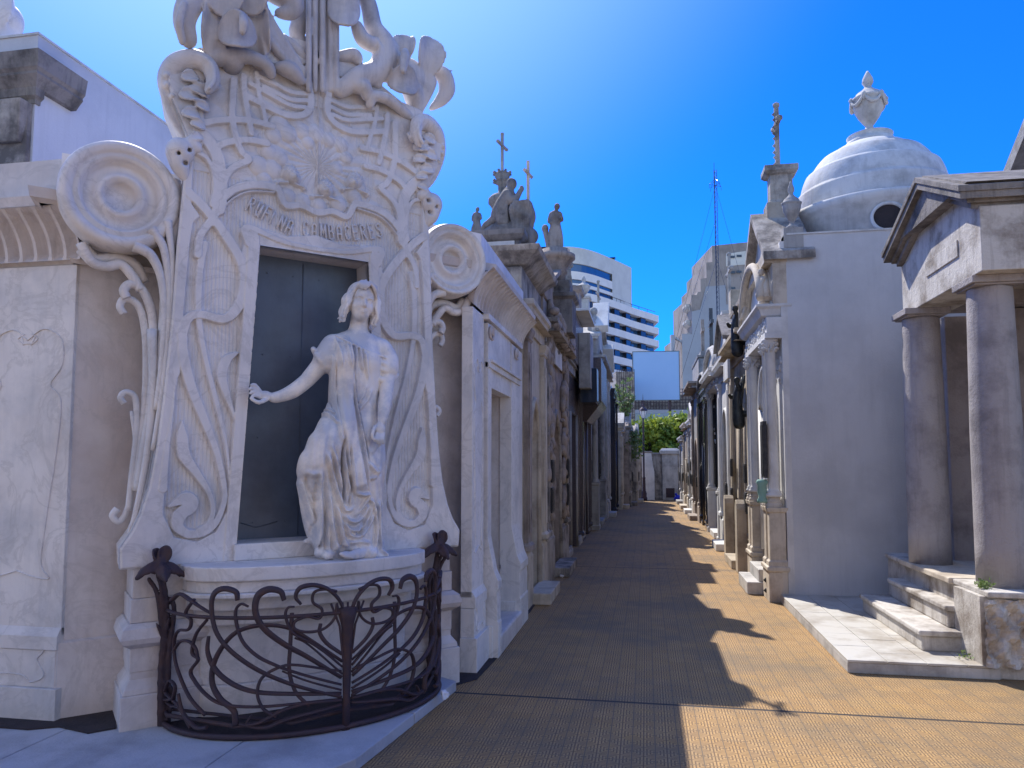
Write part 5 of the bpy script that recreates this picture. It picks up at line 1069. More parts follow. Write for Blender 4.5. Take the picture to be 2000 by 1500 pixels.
# ============================================================ mausoleums across the cross street, behind the photographer (added to throw sunlight back)
# ============================================================ rows of smaller mausoleums along both sides
def tomb(name, label, sd, X, Y0, Y1, h, m, depth=2.6, door='rect', dm_='bronze', dw=.34, dh=.62, ped='tri', ph=.45, cols=0, attic=0.0, plinth=.45, proj=.10, top=None, plaques=0, trim=None, group=None, steps=1, block=0, lamps=0, roofm=None, cname='cornice', seed=0, frieze=False, pil=True, jut=0):
    rr_ = random.Random(seed+int(Y0*10)); W = (Y1-Y0)-.02; Yc = (Y0+Y1)/2; rot = R(90) if sd == 'L' else R(-90)
    t = thing(name, label, 'mausoleum', (X, Yc, 0), rot, group or ('mausoleums lining the left side of the path' if sd == 'L' else 'mausoleums lining the right side of the path')); mm = M[m]; tm = M[trim or m]; hw = W/2; rm_ = M[roofm or m]
    dwm = W*dw/2; dz = h*dh; sill = .12
    if door == 'rect': op = [(dwm, 0), (dwm, dz), (-dwm, dz), (-dwm, 0)]
    elif door == 'arch': op = [(dwm, 0), (dwm, dz-dwm)]+arc(0, dz-dwm, dwm, 0, 180, 14)[1:-1]+[(-dwm, dz-dwm), (-dwm, 0)]
    else:
        a = arc(-dwm, dz-dwm*1.6, dwm*2, 0, 60, 8, dwm*1.85); b = arc(dwm, dz-dwm*1.6, dwm*2, 120, 180, 8, dwm*1.85); op = [(dwm, 0)]+a+b[1:]+[(-dwm, 0)]
    MB().prism([(-hw, 0), (-hw, h), (hw, h), (hw, 0)]+op, 0, .16).build('wall', mm, t)
    MB().box(-hw+.003, hw-.003, .161, depth, 0, h-.01).build('body', mm, t)
    MB().prism([(x*.995, max(z, .1)-.002) for x, z in op], .11, .155).build('door', M[dm_], t)
    mb = MB()
    for k in range(-1, 2): mb.box(k*dwm*.62-.010, k*dwm*.62+.010, .095, .108, sill, dz*.8)
    for z in (.9, 1.5): mb.box(-dwm*.95, dwm*.95, .092, .094, z, z+.04)
    mb.build('door_bars', M['iron'] if dm_ != 'granite' else M['bronze'], t)
    mb = MB(); mb.tube([(x*1.06, -.005, z+.02*(z > .1)) for x, z in op], .035, 6, 1); mb.build('door_moulding', tm, t)
    for s in (-1, 1):
        a, b = sorted((s*(dwm+.07), s*hw))
        if b-a > .08:
            mb = MB(); mb.mould(a, b, -.035, -.002, [(0, .02), (plinth-.06, .02), (plinth-.03, .0), (plinth, .0)]); mb.build('plinth', tm, t, .004)
        if pil and not cols:
            a, b = sorted((s*(hw-.26*min(1, W/1.6)), s*(hw-.015)))
            mb = MB(); mb.box(a, b, -.055, -.002, plinth+.002, h-.30); mb.mould(a, b, -.055, -.002, [(plinth+.01, .03), (plinth+.07, .03), (plinth+.10, .0)]); mb.mould(a, b, -.055, -.002, [(h-.30, 0), (h-.27, .02), (h-.25, .01), (h-.19, .035), (h-.17, .04), (h-.15, .04)])
            if b-a > .15: mb.box(a+.05, b-.05, -.068, -.056, plinth+.2, h-.42)
            mb.build('pilaster', tm, t, .004)
    if cols:
        for s in (-1, 1):
            for c in range(cols):
                x = s*(hw-.13-.26*c); mb = MB(); mb.mould(x-.09, x+.09, -.24, -.06, [(0, .02), (.1, .02), (.12, 0), (plinth+.15, 0), (plinth+.17, .02), (plinth+.22, .02)]); mb.build('column_pedestal', tm, t, .004)
                mb = MB(); corinthian(mb, x, -.15, .065, plinth+.22, h-.14); mb.build('column', tm, t)
    pj = .20 if cols else 0
    ins = proj+.012
    mb = MB(); mb.box(-hw+.002, hw-.002, -.03-pj, .3, h-.145, h-.0); mb.mould(-hw+ins, hw-ins, -.03-pj, .25, [(h, ins-.002), (h+.03, ins*.2+.02), (h+.05, proj*.55), (h+.10, proj*.7), (h+.12, proj), (h+.18, proj), (h+.185, proj*.8)]); mb.build(cname, tm, t, .004)
    if proj > .12:
        mb = MB()
        k = int(W/.16)
        for i in range(k): x = -hw+.08+i*(W-.16)/(k-1); mb.box(x-.03, x+.03, -.03-pj-proj*.6, -.03-pj, h+.003, h+.048)
        o = mb.build('dentils', tm, t); 
        if True: o['kind'] = 'stuff'
    z1 = h+.185
    if frieze:
        mb = MB()
        for i in range(int(W*16)):
            x = -hw+.1+rr_.random()*(W-.2); z = h-.13+.11*rr_.random(); q = .02+.03*rr_.random(); a = rr_.random()*6
            if rr_.random() < .55: x = rr_.choice((-1, 1))*(hw-.05-.25*rr_.random()); z = h-.3-rr_.random()*h*.45
            mb.tube([(x+q*math.cos(a+u)*(1-u/7), -.055-pj*(z > h-.15), z+q*math.sin(a+u)*(1-u/7)) for u in np.linspace(0, 4.6, 7)], [.016]*6+[.006], 5)
        o = mb.build('carving', tm, t); o['kind'] = 'stuff'
    if attic > 0:
        mb = MB(); mb.box(-hw+.04, hw-.04, .0, .9, z1, z1+attic); mb.mould(-hw+.10, hw-.10, .05, .85, [(z1+attic, 0), (z1+attic+.03, .07), (z1+attic+.09, .08)]); mb.build('attic', mm, t, .004); z1 += attic+.09
    if ped == 'tri':
        mb = MB(); mb.prism([(-hw+.03, z1), (0, z1+ph), (hw-.03, z1)], -.01-pj, .9); mb.build('tympanum', mm, t)
        for s in (-1, 1):
            mb = MB()
            for (dy, a, b, e) in ((-.06-pj, .0, .05, .0), (-.12-pj, .05, .12, .02)): mb.prism([(0, z1+ph+a), (0, z1+ph+b), (s*(hw+e-.02), z1+b), (s*(hw+e-.02), z1+a)], dy, .95)
            mb.build('raking_cornice', rm_, t, .003)
        ztop = z1+ph+.12
    elif ped == 'seg':
        tp_ = arc(0, z1, hw-.04, 180, 0, 18, ph); mb = MB(); mb.prism(tp_, -.01-pj, .9); mb.build('tympanum', mm, t)
        mb = MB(); mb.tube([(x, -.05-pj, z+.02) for x, z in tp_], .05, 8); mb.tube([(x, .0-pj, z+.05) for x, z in tp_], .05, 8); mb.build('curved_cornice', rm_, t); ztop = z1+ph+.07
    elif ped == 'steep':
        mb = MB(); mb.prism([(-hw+.05, z1), (-hw*.55, z1+ph*.35), (0, z1+ph), (hw*.55, z1+ph*.35), (hw-.05, z1)], 0, .8); mb.build('gable', mm, t)
        for s in (-1, 1):
            mb = MB(); mb.tube([(s*(hw-.03), -.02, z1+.02), (s*hw*.56, -.02, z1+ph*.37), (0, -.02, z1+ph+.03)], .045, 6); mb.build('gable_moulding', rm_, t)
        ztop = z1+ph+.04
    else:
        mb = MB(); mb.box(-hw+.08, hw-.08, .06, depth-.2, z1, z1+.12); mb.build('roof', rm_, t); ztop = z1+.12
    if block:
        mb = MB(); mb.mould(-.16, .16, .08, .38, [(ztop-.25, .05), (ztop+block*.3, .05), (ztop+block*.33, .0), (ztop+block*.85, .0), (ztop+block*.9, .05), (ztop+block, .05)]); mb.build('finial_block', mm, t, .005); ztop += block
    if top:
        mb = MB(); kind, hh = top[:2]; y = .22
        if kind == 'cross': lcross(mb, (0, y, ztop-.01), hh, .032, 1)
        elif kind == 'plain': lcross(mb, (0, y, ztop-.01), hh, .045, 0)
        elif kind == 'urn': urn(mb, (0, y, ztop-.01), hh*.3, hh)
        mb.build('urn' if kind == 'urn' else 'cross', M[top[2]] if len(top) > 2 else mm, t)
    for i in range(plaques):
        s = -1 if i % 2 else 1; z = 1.0+.42*(i//2)+.1*rr_.random(); x = s*(hw-.30-.05*rr_.random()) if W > 1.3 else s*(hw-.16); w_ = .09+.03*rr_.random(); hh = .13+.06*rr_.random()
        mb = MB(); mb.box(x-w_, x+w_, -.095, -.07, z-hh, z+hh); mb.box(x-w_*.8, x+w_*.8, -.104, -.096, z-hh*.85, z+hh*.85); mb.build('plaque', M['bronzeplate'], t, .004)
    for i in range(steps):
        mb = MB(); mb.box(-dwm-.1+.0*i, dwm+.1, -.26+.1*i, -.001 if not i else .1, .13*i, .13*(i+1)); mb.build('step', tm, t, .012)
    return t, ztop, hw

# ---- left row
t1, z1_, hw1 = tomb('gothic_mausoleum', 'cream mausoleum with pointed blind arch, grimy cornice and tall block next to the marble corner', 'L', -1.33, 8.03, 9.62, 3.25, 'cream', door='gothic', dm_='stucco', dw=.46, dh=.72, ped='flat', attic=.0, proj=.09, trim='cream', plinth=.62, frieze=False)
mb = MB(); mb.box(-.76, .78, .02, 2.4, 3.44, 3.80); mb.mould(-.66, .68, .02, 2.3, [(3.80, .0), (3.84, .06), (3.90, .12), (3.96, .2), (4.02, .22), (4.05, .12)]); mb.build('upper_cornice', M['old'], t1, .006)
mb = MB(); mb.mould(-.42, .42, .10, .62, [(4.05, .0), (4.20, 0), (4.22, .03), (4.27, .07), (4.33, .07)]); mb.build('statue_block', M['black_stone'], t1, .006)
mb = MB(); mb.box(-.436, -.421, .16, .56, 4.07, 4.2); mb.build('white_patch', M['white'], t1)
t2, z2_, hw2 = tomb('carved_mausoleum', 'heavily weathered brown mausoleum with crumbling carved front and pointed archway', 'L', -1.33, 9.64, 12.35, 3.35, 'brown', door='gothic', dm_='brown', dw=.36, dh=.70, ped='tri', ph=.52, proj=.17, trim='old', plinth=.62, frieze=True, plaques=4, attic=.28)
mb = MB(); mb.box(-.42, .42, -.06, -.04, 3.02, 3.28); mb.build('name_tablet', M['white'], t2, .004)
ro = Vol((-1.4, -.25, .5), (1.4, .05, 4.0), .03)
rq = random.Random(21)
for i in range(170):                       # eroded lumps of carving
    x = rq.choice((-1, 1))*(.62+.65*rq.random()); z = .7+3.1*rq.random(); r = .03+.05*rq.random(); ro.ell((x, -.04, z), (r, .05, r*1.5), .03)
for i in range(60): ro.ell((-1.3+2.6*rq.random(), -.14, 3.35+.3*rq.random()), (.06, .07, .06), .03)
ro.build('crumbling_carving', M['brown'], t2)
t3, z3_, hw3 = tomb('granite_mausoleum', 'modern polished dark granite mausoleum with glass door and jutting upper box', 'L', -1.33, 12.38, 15.0, 3.35, 'mauve', door='rect', dm_='glass', dw=.42, dh=.74, ped='flat', proj=.04, trim='grey', plinth=.15, steps=0, pil=False)
mb = MB(); mb.box(-1.29, 1.29, -.10, 1.2, 3.42, 4.35); mb.build('upper_block', M['mauve'], t3, .01); MB().box(-.4, 1.29, -.34, .3, 4.352, 4.40).build('pale_slab', M['white'], t3, .004)
mb = MB(); mb.box(.2, 1.0, -.32, -.101, 3.0, 4.05); mb.build('hanging_panel', M['grey'], t3, .006); MB().box(.5, 1.27, -.42, -.1, 2.75, 3.41).build('glass_lantern', M['glass'], t3, .006)
tb, zb_, hb = tomb('slab_mausoleum', 'plain grey granite mausoleum with narrow glass strips and bracketed box', 'L', -1.33, 15.02, 17.6, 3.3, 'grey', door='rect', dm_='glass', dw=.3, dh=.75, ped='flat', proj=.03, trim='mauve', plinth=.12, steps=0)
mb = MB(); mb.box(-1.2, .9, -.45, 0, 2.85, 3.75); mb.loft([(-.9, .6, -.12, 0, 2.45), (-1.1, .8, -.35, 0, 2.7), (-1.2, .9, -.44, 0, 2.849)]); mb.build('bracketed_box', M['mauve'], tb, .01)
t4, z4_, hw4 = tomb('ornate_mausoleum', 'grey ornate mausoleum with paired columns, bronze panels and broken pediment', 'L', -1.36, 17.65, 21.4, 4.0, 'palegrey', door='arch', dw=.28, dh=.58, ped='tri', ph=.8, proj=.2, trim='grey', plinth=.9, cols=2, frieze=True, plaques=4, block=.5, top=('urn', .6), attic=.3)
for s in (-1, 1):
    v = Vol((s*1.5-.3, -.5, 4.2), (s*1.5+.3, .3, 5.6), .035); v.path([(s*1.5, -.1, 4.3), (s*1.5, -.12, 4.8), (s*1.5, -.12, 5.1)], [.18, .13, .11], .05); v.ell((s*1.5, -.14, 5.3), (.09, .1, .11), .03); v.path([(s*1.5-.13, -.1, 5.05), (s*1.5-.18, -.25, 4.8)], [.06, .04], .03); v.path([(s*1.5+.13, -.1, 5.05), (s*1.5+.18, -.25, 4.8)], [.06, .04], .03); v.build('roof_figure', M['grey'], t4)
mb = MB(); mb.prism([(-1.75, 4.9), (-1.1, 5.6), (-.95, 5.5), (-1.6, 4.75)], -.5, -.1); mb.build('broken_pediment', M['white'], t4, .01)
mb = MB(); mb.prism([(1.75, 4.3), (1.2, 4.9), (1.05, 4.75), (1.6, 4.15)], -.5, -.1); mb.build('broken_pediment', M['white'], t4, .01)
tomb('spired_mausoleum', 'grey mausoleum carrying a ball finial and tall cross in the middle of the left row', 'L', -1.15, 21.45, 23.3, 4.1, 'grey', door='arch', ped='steep', ph=.9, proj=.14, block=.4, top=('cross', 1.5), trim='palegrey', frieze=True)
tomb('navy_mausoleum', 'very dark blue polished granite mausoleum with pale top slab in the left row', 'L', -1.0, 23.35, 25.6, 3.75, 'granite', door='rect', dm_='granite', ped='flat', proj=.03, trim='granite', roofm='white', plinth=.1, steps=0)
tomb('gabled_tomb', 'small tan mausoleum with steep little gable beyond the dark granite one', 'L', -.86, 25.65, 27.2, 2.65, 'palegrey', door='rect', dm_='grey', ped='tri', ph=.4, trim='cream')
tomb('overgrown_tomb', 'low brown mausoleum with weeds growing from its roof near the lamp post', 'L', -.6, 27.25, 29.3, 2.75, 'brown', door='arch', ped='steep', ph=.5, trim='old', frieze=True, plaques=2)
tomb('narrow_tomb', 'narrow reddish mausoleum last in the left row beside the lamp', 'L', -.38, 29.35, 31.3, 2.55, 'old', door='rect', ped='seg', ph=.35, trim='cream', top=('cross', .6), plaques=2)
# ---- right row
ta, za, ha = tomb('tan_mausoleum', 'sunlit tan mausoleum with round-topped stone piers and dark plaques next to the domed one', 'R', 1.5, 10.88, 13.35, 3.35, 'tan', door='rect', dw=.30, dh=.74, ped='flat', attic=.55, proj=.2, trim='tan', plaques=4, plinth=.5)
for x in (-.85, .78):
    mb = MB(); mb.prism([(x-.13, 0), (x-.13, .92), (x-.10, 1.0), (x-.04, 1.05), (x+.04, 1.05), (x+.10, 1.0), (x+.13, .92), (x+.13, 0)], -.22, -.07); mb.build('stone_pier', M['tan'], ta, .012)
MB().box(-.32, .32, -.24, -.20, 2.9, 3.2).build('name_tablet', M['white'], ta, .004)
for zc in (3.55, 2.5):
    v = Vol((.80, -.42, zc-.42), (1.26, .0, zc+.48), .012); x, y = 1.03, -.17
    v.path([(x, y, zc-.34), (x, y-.02, zc-.05), (x, y, zc+.17)], [.085, .06, .055], .03); v.ell((x, y-.02, zc+.29), (.04, .045, .05), .015); v.path([(x-.06, y, zc+.16), (x-.1, y-.08, zc+.05), (x-.03, y-.13, zc+.08)], [.03, .025, .02], .015); v.path([(x+.06, y, zc+.16), (x+.1, y-.05, zc+.3)], [.03, .02], .015)
    for s in (-1, 1): v.petal((x+s*.08, y+.05, zc+.12), (s*.3, .1, 1), (0, -1, 0), .24, .07, .3, .014, .015)
    v.path([(x, y+.05, zc-.2), (x, -.02, zc-.2)], [.04, .04], .02); v.build('bronze_angel', M['bronze'], ta)
tc, zc_, hc_ = tomb('white_mausoleum', 'whitewashed mausoleum with tall dark arched door and black gable roof', 'R', 1.48, 13.4, 15.3, 3.3, 'white', door='arch', dw=.36, dh=.78, ped='tri', ph=.55, proj=.13, trim='white', roofm='black_stone', plaques=1, plinth=.55, attic=.15)
mb = MB(); mb.box(-.9, -.55, .2, .9, 3.9, 5.0); mb.build('side_block', M['tan'], tc, .01)
td_, zd_, hd_ = tomb('column_mausoleum', 'grey and white mausoleum with corner column, carved leaves and a cross on a lantern', 'R', 1.64, 15.35, 18.0, 3.35, 'palegrey', door='arch', dw=.3, dh=.7, ped='seg', ph=.5, proj=.15, cols=1, trim='white', frieze=True, block=.8, top=('cross', 1.3, 'grey'), plinth=.8)
tomb('blue_granite_mausoleum', 'dark blue granite mausoleum with black cross in the right row', 'R', 1.44, 18.05, 20.2, 3.3, 'granite', door='rect', dm_='granite', ped='seg', ph=.3, proj=.05, trim='granite', roofm='grey', block=.35, top=('plain', 1.3, 'granite'), plinth=.15, steps=0)
tomb('bracketed_mausoleum', 'brown mausoleum with heavy jutting cornice and reddish gable in the right row', 'R', 1.42, 20.25, 23.0, 3.6, 'grey', door='arch', ped='flat', proj=.26, trim='brown', block=.0, attic=.6, top=('plain', 1.1, 'brown'), plaques=2)
tomb('small_arched_tomb', 'small pale mausoleum with thin pilasters past the bracketed one', 'R', 1.42, 23.05, 25.2, 2.75, 'palegrey', door='arch', ped='steep', ph=.5, trim='white', plaques=4, frieze=True)
tomb('flat_topped_tomb', 'low mausoleum with dark red flat top toward the end of the right row', 'R', 1.40, 25.25, 28.0, 2.75, 'brown', door='rect', ped='flat', proj=.14, trim='cream', plaques=2)
tomb('end_tomb', 'last small grey mausoleum of the right row next to the end wall', 'R', 1.40, 28.05, 31.2, 2.4, 'grey', door='rect', ped='flat', proj=.12, trim='palegrey', plaques=2)

for o in list(t1.children):
    if o.name.startswith('pilaster') and min(v.co.x for v in o.data.vertices) < -.5: o.data.materials[0] = M['brown']
# ---- tall pieces standing behind the first rows
bk = thing('blue_domed_mausoleum', 'mausoleum with smooth dark blue dome showing above the granite ones', 'mausoleum', (-3.6, 19.0, 0))
MB().box(-1.5, 1.5, -1.5, 1.5, 0, 4.6).build('wall', M['mauve'], bk); mb = MB(); mb.lathe((0, 0, 4.6), [(1.55, 0), (1.55, .12), (1.42, .2)]+[(1.42*math.cos(a), .2+1.75*math.sin(a)) for a in np.linspace(.05, 1.5, 14)], 48); mb.build('dome', M['bronze'], bk)
MB().box(-.6, .6, -1.53, -1.5, .2, 2.6).build('door', M['bronze'], bk)
def spire(name, label, x, y, z0, ztip, r, m):
    t = thing(name, label, 'spire', (x, y, 0), R(78)); H = ztip-z0
    MB().mould(-r*2.2, r*2.2, -r*2.2, r*2.2, [(0, 0), (z0, 0)]).build('base', M[m], t)
    mb = MB(); mb.lathe((0, 0, z0), [(r*2.0, 0), (r*1.5, H*.2), (r*1.05, H*.5), (r*1.15, H*.51), (r*1.15, H*.53), (r*1.0, H*.55), (r*1.6, H*.59), (r*2.0, H*.61), (r*2.0, H*.63), (r*1.5, H*.65), (r*.6, H*.66), (r*.6, H*.71), (r*1.0, H*.72), (r*.8, H*.74), (r*1.1, H*.76), (r*.9, H*.78), (r*.3, H*.79)], 14); mb.build('shaft', M[m], t)
    mb = MB()
    for k in range(8):
        a = k*math.pi/4
        for z_ in (.72, .765): mb.tube([(r*.5*math.cos(a), r*.5*math.sin(a), z0+H*z_), (r*1.35*math.cos(a), r*1.35*math.sin(a), z0+H*(z_+.015))], .026, 5)
    for j in range(9):
        for k in range(4):
            a = k*math.pi/2+.78; q = r*(2.0-.11*j); mb.lathe((q*math.cos(a), q*math.sin(a), z0+H*.05*j+.1), [(0, -.04), (.04, 0), (0, .05)], 6)
    mb.build('crockets', M[m], t)
    mb = MB(); lcross(mb, (0, 0, z0+H*.785), H*.215, .022, 1); mb.build('cross', M['grey'], t)
q = hit(981, 262, (0, 13.0, 0), (0, 1, 0)); spire('pinnacle', 'slender stone pinnacle topped by a cross behind the kneeling figure', q[0], 13.0, 4.3, q[2], .13, 'black_stone')

# ============================================================ roof statues
def statue(name, label, loc, group, build, m, lo, hi, h=.016):
    t = thing(name, label, 'statue', loc, 0, group); v = Vol(lo, hi, h); build(v); v.build('body', M[m], t); return t
KY = 8.75
def kp(x, y, dy=0.0): q = hit(920+x/5.36, 240+y/5.36, (0, KY+dy, 0), (0, 1, 0)); return np.array(q)
kb = kp(400, 1190)
def kneel(v):
    L = lambda x, y, dy=0: kp(x, y, dy)-np.array([kb[0], KY, kb[2]])
    v.path([L(350, 1040), L(330, 900), L(375, 800), L(395, 735)], [.10, .10, .085, .065], .03); v.path([L(300, 1050), L(285, 960), L(320, 880)], [.06, .08, .07], .03); v.path([L(380, 1040), L(385, 920), L(390, 830)], [.05, .06, .06], .03)
    v.path([L(250, 1010), L(200, 1050), L(150, 1080), L(130, 1130)], [.05, .04, .03, .02], .03)
    v.path([L(395, 720), L(410, 690), L(425, 650)], [.055, .04, .035], .015); v.ell(L(437, 638), (.05, .055, .065), .012); v.ell(L(418, 640, .01), (.055, .065, .075), .015); v.ell(L(462, 648), (.016, .014, .014), .01)
    for s in (-.07, .07): v.path([L(375, 745, s), L(410, 815, s*1.2), L(460, 800, s), L(500, 745, s*.4), L(520, 700, s*.2)], [.055, .05, .04, .028, .022], .015)
    v.ell(L(530, 690), (.03, .03, .042), .01)
    for i in range(6): v.path([L(290+i*18, 850-i*12, -.09), L(275+i*20, 960, -.11), L(285+i*20, 1050, -.11)], [.01, .016, .018], .012)
statue('kneeling_statue', 'weathered stone woman kneeling in prayer before a rock with a cross', tuple([kb[0], KY, kb[2]]), None, kneel, 'black_stone', (-.5, -.25, -.05), (.35, .25, .85), .010)
rk = thing('rock_with_cross', 'rough stone block and mound with a thin wooden cross in front of the kneeling woman', 'monument', (kb[0], KY, kb[2]))
v = Vol((-1.0, -.45, -.25), (.75, .45, 1.1), .02); L = lambda x, y, dy=0: kp(x, y, dy)-np.array([kb[0], KY, kb[2]])
for a, b in [((130, 1190), (620, 1190))]: v.path([L(*a), L(300, 1150), L(450, 1150), L(*b)], [.06, .12, .13, .10], .04)
c0, c1 = L(440, 1190), L(635, 825)
def blockf(x, y, z): return np.maximum(np.maximum(np.abs(x-(c0[0]+c1[0])/2)-(c1[0]-c0[0])/2+.02*np.sin(z*17)+.015*np.sin(y*23+z*9), np.abs(y)-.15+.012*np.sin(z*31+x*24)), np.maximum(z-c1[2]+.02*np.sin(x*15+y*9), c0[2]-.2-z))
v.put(blockf, (c0[0]-.05, -.3, c0[2]-.25), (c1[0]+.05, .3, c1[2]+.05), .02); v.build('rock', M['black_stone'], rk)
mb = MB(); b_ = L(598, 830); tp_ = L(600, 400); zc = L(600, 530)[2]; t_ = .018
mb.box(b_[0]-t_, b_[0]+t_, -t_, t_, b_[2]-.1, tp_[2]); mb.tube([(b_[0]-.02, -.15, zc-.01), (b_[0]+.02, .15, zc+.01)], .026, 4); mb.build('cross', M['cream'], rk)
def robed(x, y, top, foot, Yp, wpx, flip=1, lean=0, jar=False):
    a = hit(x, top, (0, Yp, 0), (0, 1, 0)); b = hit(x, foot, (0, Yp, 0), (0, 1, 0)); H = a[2]-b[2]
    def f(v):
        s = H/1.7; P = lambda u, w_, z: (u*s, w_*s, z*s)
        v.path([P(0, 0, .02), P(.03*flip, 0, .5), P(0, 0, .95), P(-.02*flip, 0, 1.3)], [.26*s, .22*s, .17*s, .16*s], .05*s); v.path([P(-.13, 0, 1.34), P(.13, 0, 1.34)], [.085*s, .085*s], .05*s, sm=1)
        v.path([P(0, 0, 1.35), P(.03*flip+lean, -.02, 1.52)], [.07*s, .06*s], .02*s, sm=1); v.ell(P(.06*flip+lean, -.02, 1.60), (.085*s, .1*s, .11*s), .02*s); v.ell(P(.03*flip+lean, .03, 1.60), (.10*s, .1*s, .12*s), .03*s)
        v.path([P(-.17, 0, 1.32), P(-.22, -.03, 1.08), P(-.12, -.17, .98)], [.06*s, .055*s, .04*s], .02*s); v.path([P(.17, 0, 1.32), P(.22, -.05, 1.1), P(.2*flip+.05, -.2, 1.15)], [.07*s, .065*s, .045*s], .03*s)
        for i in range(7): q = -.2+.066*i; v.path([P(q*.6, -.14, 1.0), P(q*1.1, -.2, .5), P(q*1.25, -.21, .03)], [.018*s, .03*s, .035*s], .025*s)
        if jar: v.ell(P(-.36, 0, .85), (.12*s, .12*s, .14*s), .03*s); v.path([P(-.36, 0, .8), P(-.25, 0, .3), P(-.2, 0, .0)], [.09*s, .09*s, .1*s], .04*s)
    return (a, b, H, f)
a, b, H, f = robed(1085, 0, 398, 492, 11.0, 30, 1, .02, True)
statue('column_statue', 'brown robed stone figure with bowed head standing on a column above the carved mausoleum', tuple(b), 'robed roof statues', f, 'brown', (-.6*H/1.7, -.4*H/1.7, -.05), (.45*H/1.7, .4*H/1.7, H*1.05))
cl = thing('statue_column', 'weathered fluted column with wide capital carrying the robed figure', 'column', (b[0], b[1], 0))
zb0 = z2_-.6; mb = MB(); mb.lathe((0, 0, 0), [(.15, 3.6), (.15, b[2]-.36), (.18, b[2]-.34), (.17, b[2]-.28), (.27, b[2]-.14), (.30, b[2]-.12), (.30, b[2]-.06), (.22, b[2]-.05), (.22, b[2]+.02)], 20); mb.build('shaft', M['brown'], cl)
mb = MB(); mb.mould(-.24, .24, -.24, .24, [(3.5, .04), (4.0, .04), (4.04, .09), (4.1, .09), (4.12, 0), (4.3, 0)]); mb.build('pedestal', M['black_stone'], cl, .006)
for (x, top, foot, Yp, lab, fl) in [(931, 405, 470, 10.6, 'small dark robed statue half hidden behind the marble cornice, left of the kneeling woman', 1), (1108, 497, 565, 15.5, 'slim robed statue beside the statue column, in front of the curved apartment block', -1), (1040, 565-60, 590-60, 10.2, None, 1)]:
    if lab is None: continue
    a, b, H, f = robed(x, 0, top, foot, Yp, 20, fl)
    statue('robed_statue', lab, tuple(b), 'robed roof statues', f, 'black_stone', (-.6*H/1.7, -.4*H/1.7, -.05), (.45*H/1.7, .4*H/1.7, H*1.05))
    pl = thing('statue_pedestal', 'plain dark block under the '+('small dark robed statue left of the kneeling woman' if fl > 0 else 'slim robed statue near the blue dome'), 'pedestal', (b[0], b[1], 0)); MB().mould(-.28, .28, -.28, .28, [(0, .0), (b[2]-.15, 0), (b[2]-.1, .06), (b[2]-.005, .06)]).build('block', M['brown'], pl, .01); MB().mould(-.2, .2, -.2, .2, [(b[2]-.003, 0), (b[2]+.04, 0)]).build('cap', M['brown'], pl, .01)

# ============================================================ neighbour on the far left, over the corner mausoleum's roof
q0 = hit(75, 68, (0, 5.2, 0), (0, 1, 0)); nx_ = q0[0]; nz = q0[2]
nb = thing('tall_white_mausoleum', 'tall whitewashed mausoleum with broken moulded cornice rising behind the corner monument', 'mausoleum', (nx_, 5.2, 0))
MB().box(-3.5, 0, 0, 7, 3.49, nz).build('wall', M['stucco'], nb); MB().box(-3.52, .012, -.012, 7.02, nz, nz+.02).build('coping', M['dome'], nb)
zq = [hit(70, y, (0, 5.1, 0), (0, 1, 0))[2] for y in (98, 190)]; yr = hit(160, 165, (nx_+.10, 0, 0), (1, 0, 0))[1]-5.2
mb = MB(); hh = zq[0]-zq[1]; mb.loft([(-3.4, e, -e, yr-(.0 if t > .3 else .35), zq[1]+hh*t) for t, e in ((0, .015), (.08, .02), (.14, .05), (.30, .055), (.301, .055), (.42, .09), (.50, .12), (.56, .115), (.62, .14), (.95, .16), (1, .13))]); mb.build('old_cornice', M['black_stone'], nb, .006)
mb = MB(); mb.box(-3.4, -.02, -.05, -.001, 3.49, zq[1]-.002); mb.mould(-3.4, -.06, -.09, -.05, [(zq[1]-.35, 0), (zq[1]-.2, .03), (zq[1]-.004, .05)]); mb.build('peeling_pier', M['old'], nb, .01)
c = hit(8, 42, (0, 5.35, 0), (0, 1, 0)); v = Vol((c[0]-.5, 4.95, c[2]-.35), (c[0]+.35, 5.75, c[2]+.6), .016)
v.ell((c[0], 5.35, c[2]), (.16, .14, .17), .02); v.petal((c[0]+.03, 5.22, c[2]+.03), (.3, 0, 1), (-.2, -1, 0), .2, .14, -.4, .016, .02, .004, .3); v.path([(c[0]-.1, 5.35, c[2]+.25), (c[0]+.08, 5.28, c[2]+.14), (c[0]+.13, 5.25, c[2]+.02)], [.06, .055, .035], .02); v.path([(c[0], 5.35, c[2]-.1), (c[0]-.03, 5.35, nz+.04)], [.12, .14], .03)
fo = v.build('carved_flower', M['marble'], None); fo.name = 'flower_sculpture'; tag(fo, 'carved marble flower bud cut off by the upper left corner of the picture', 'sculpture')
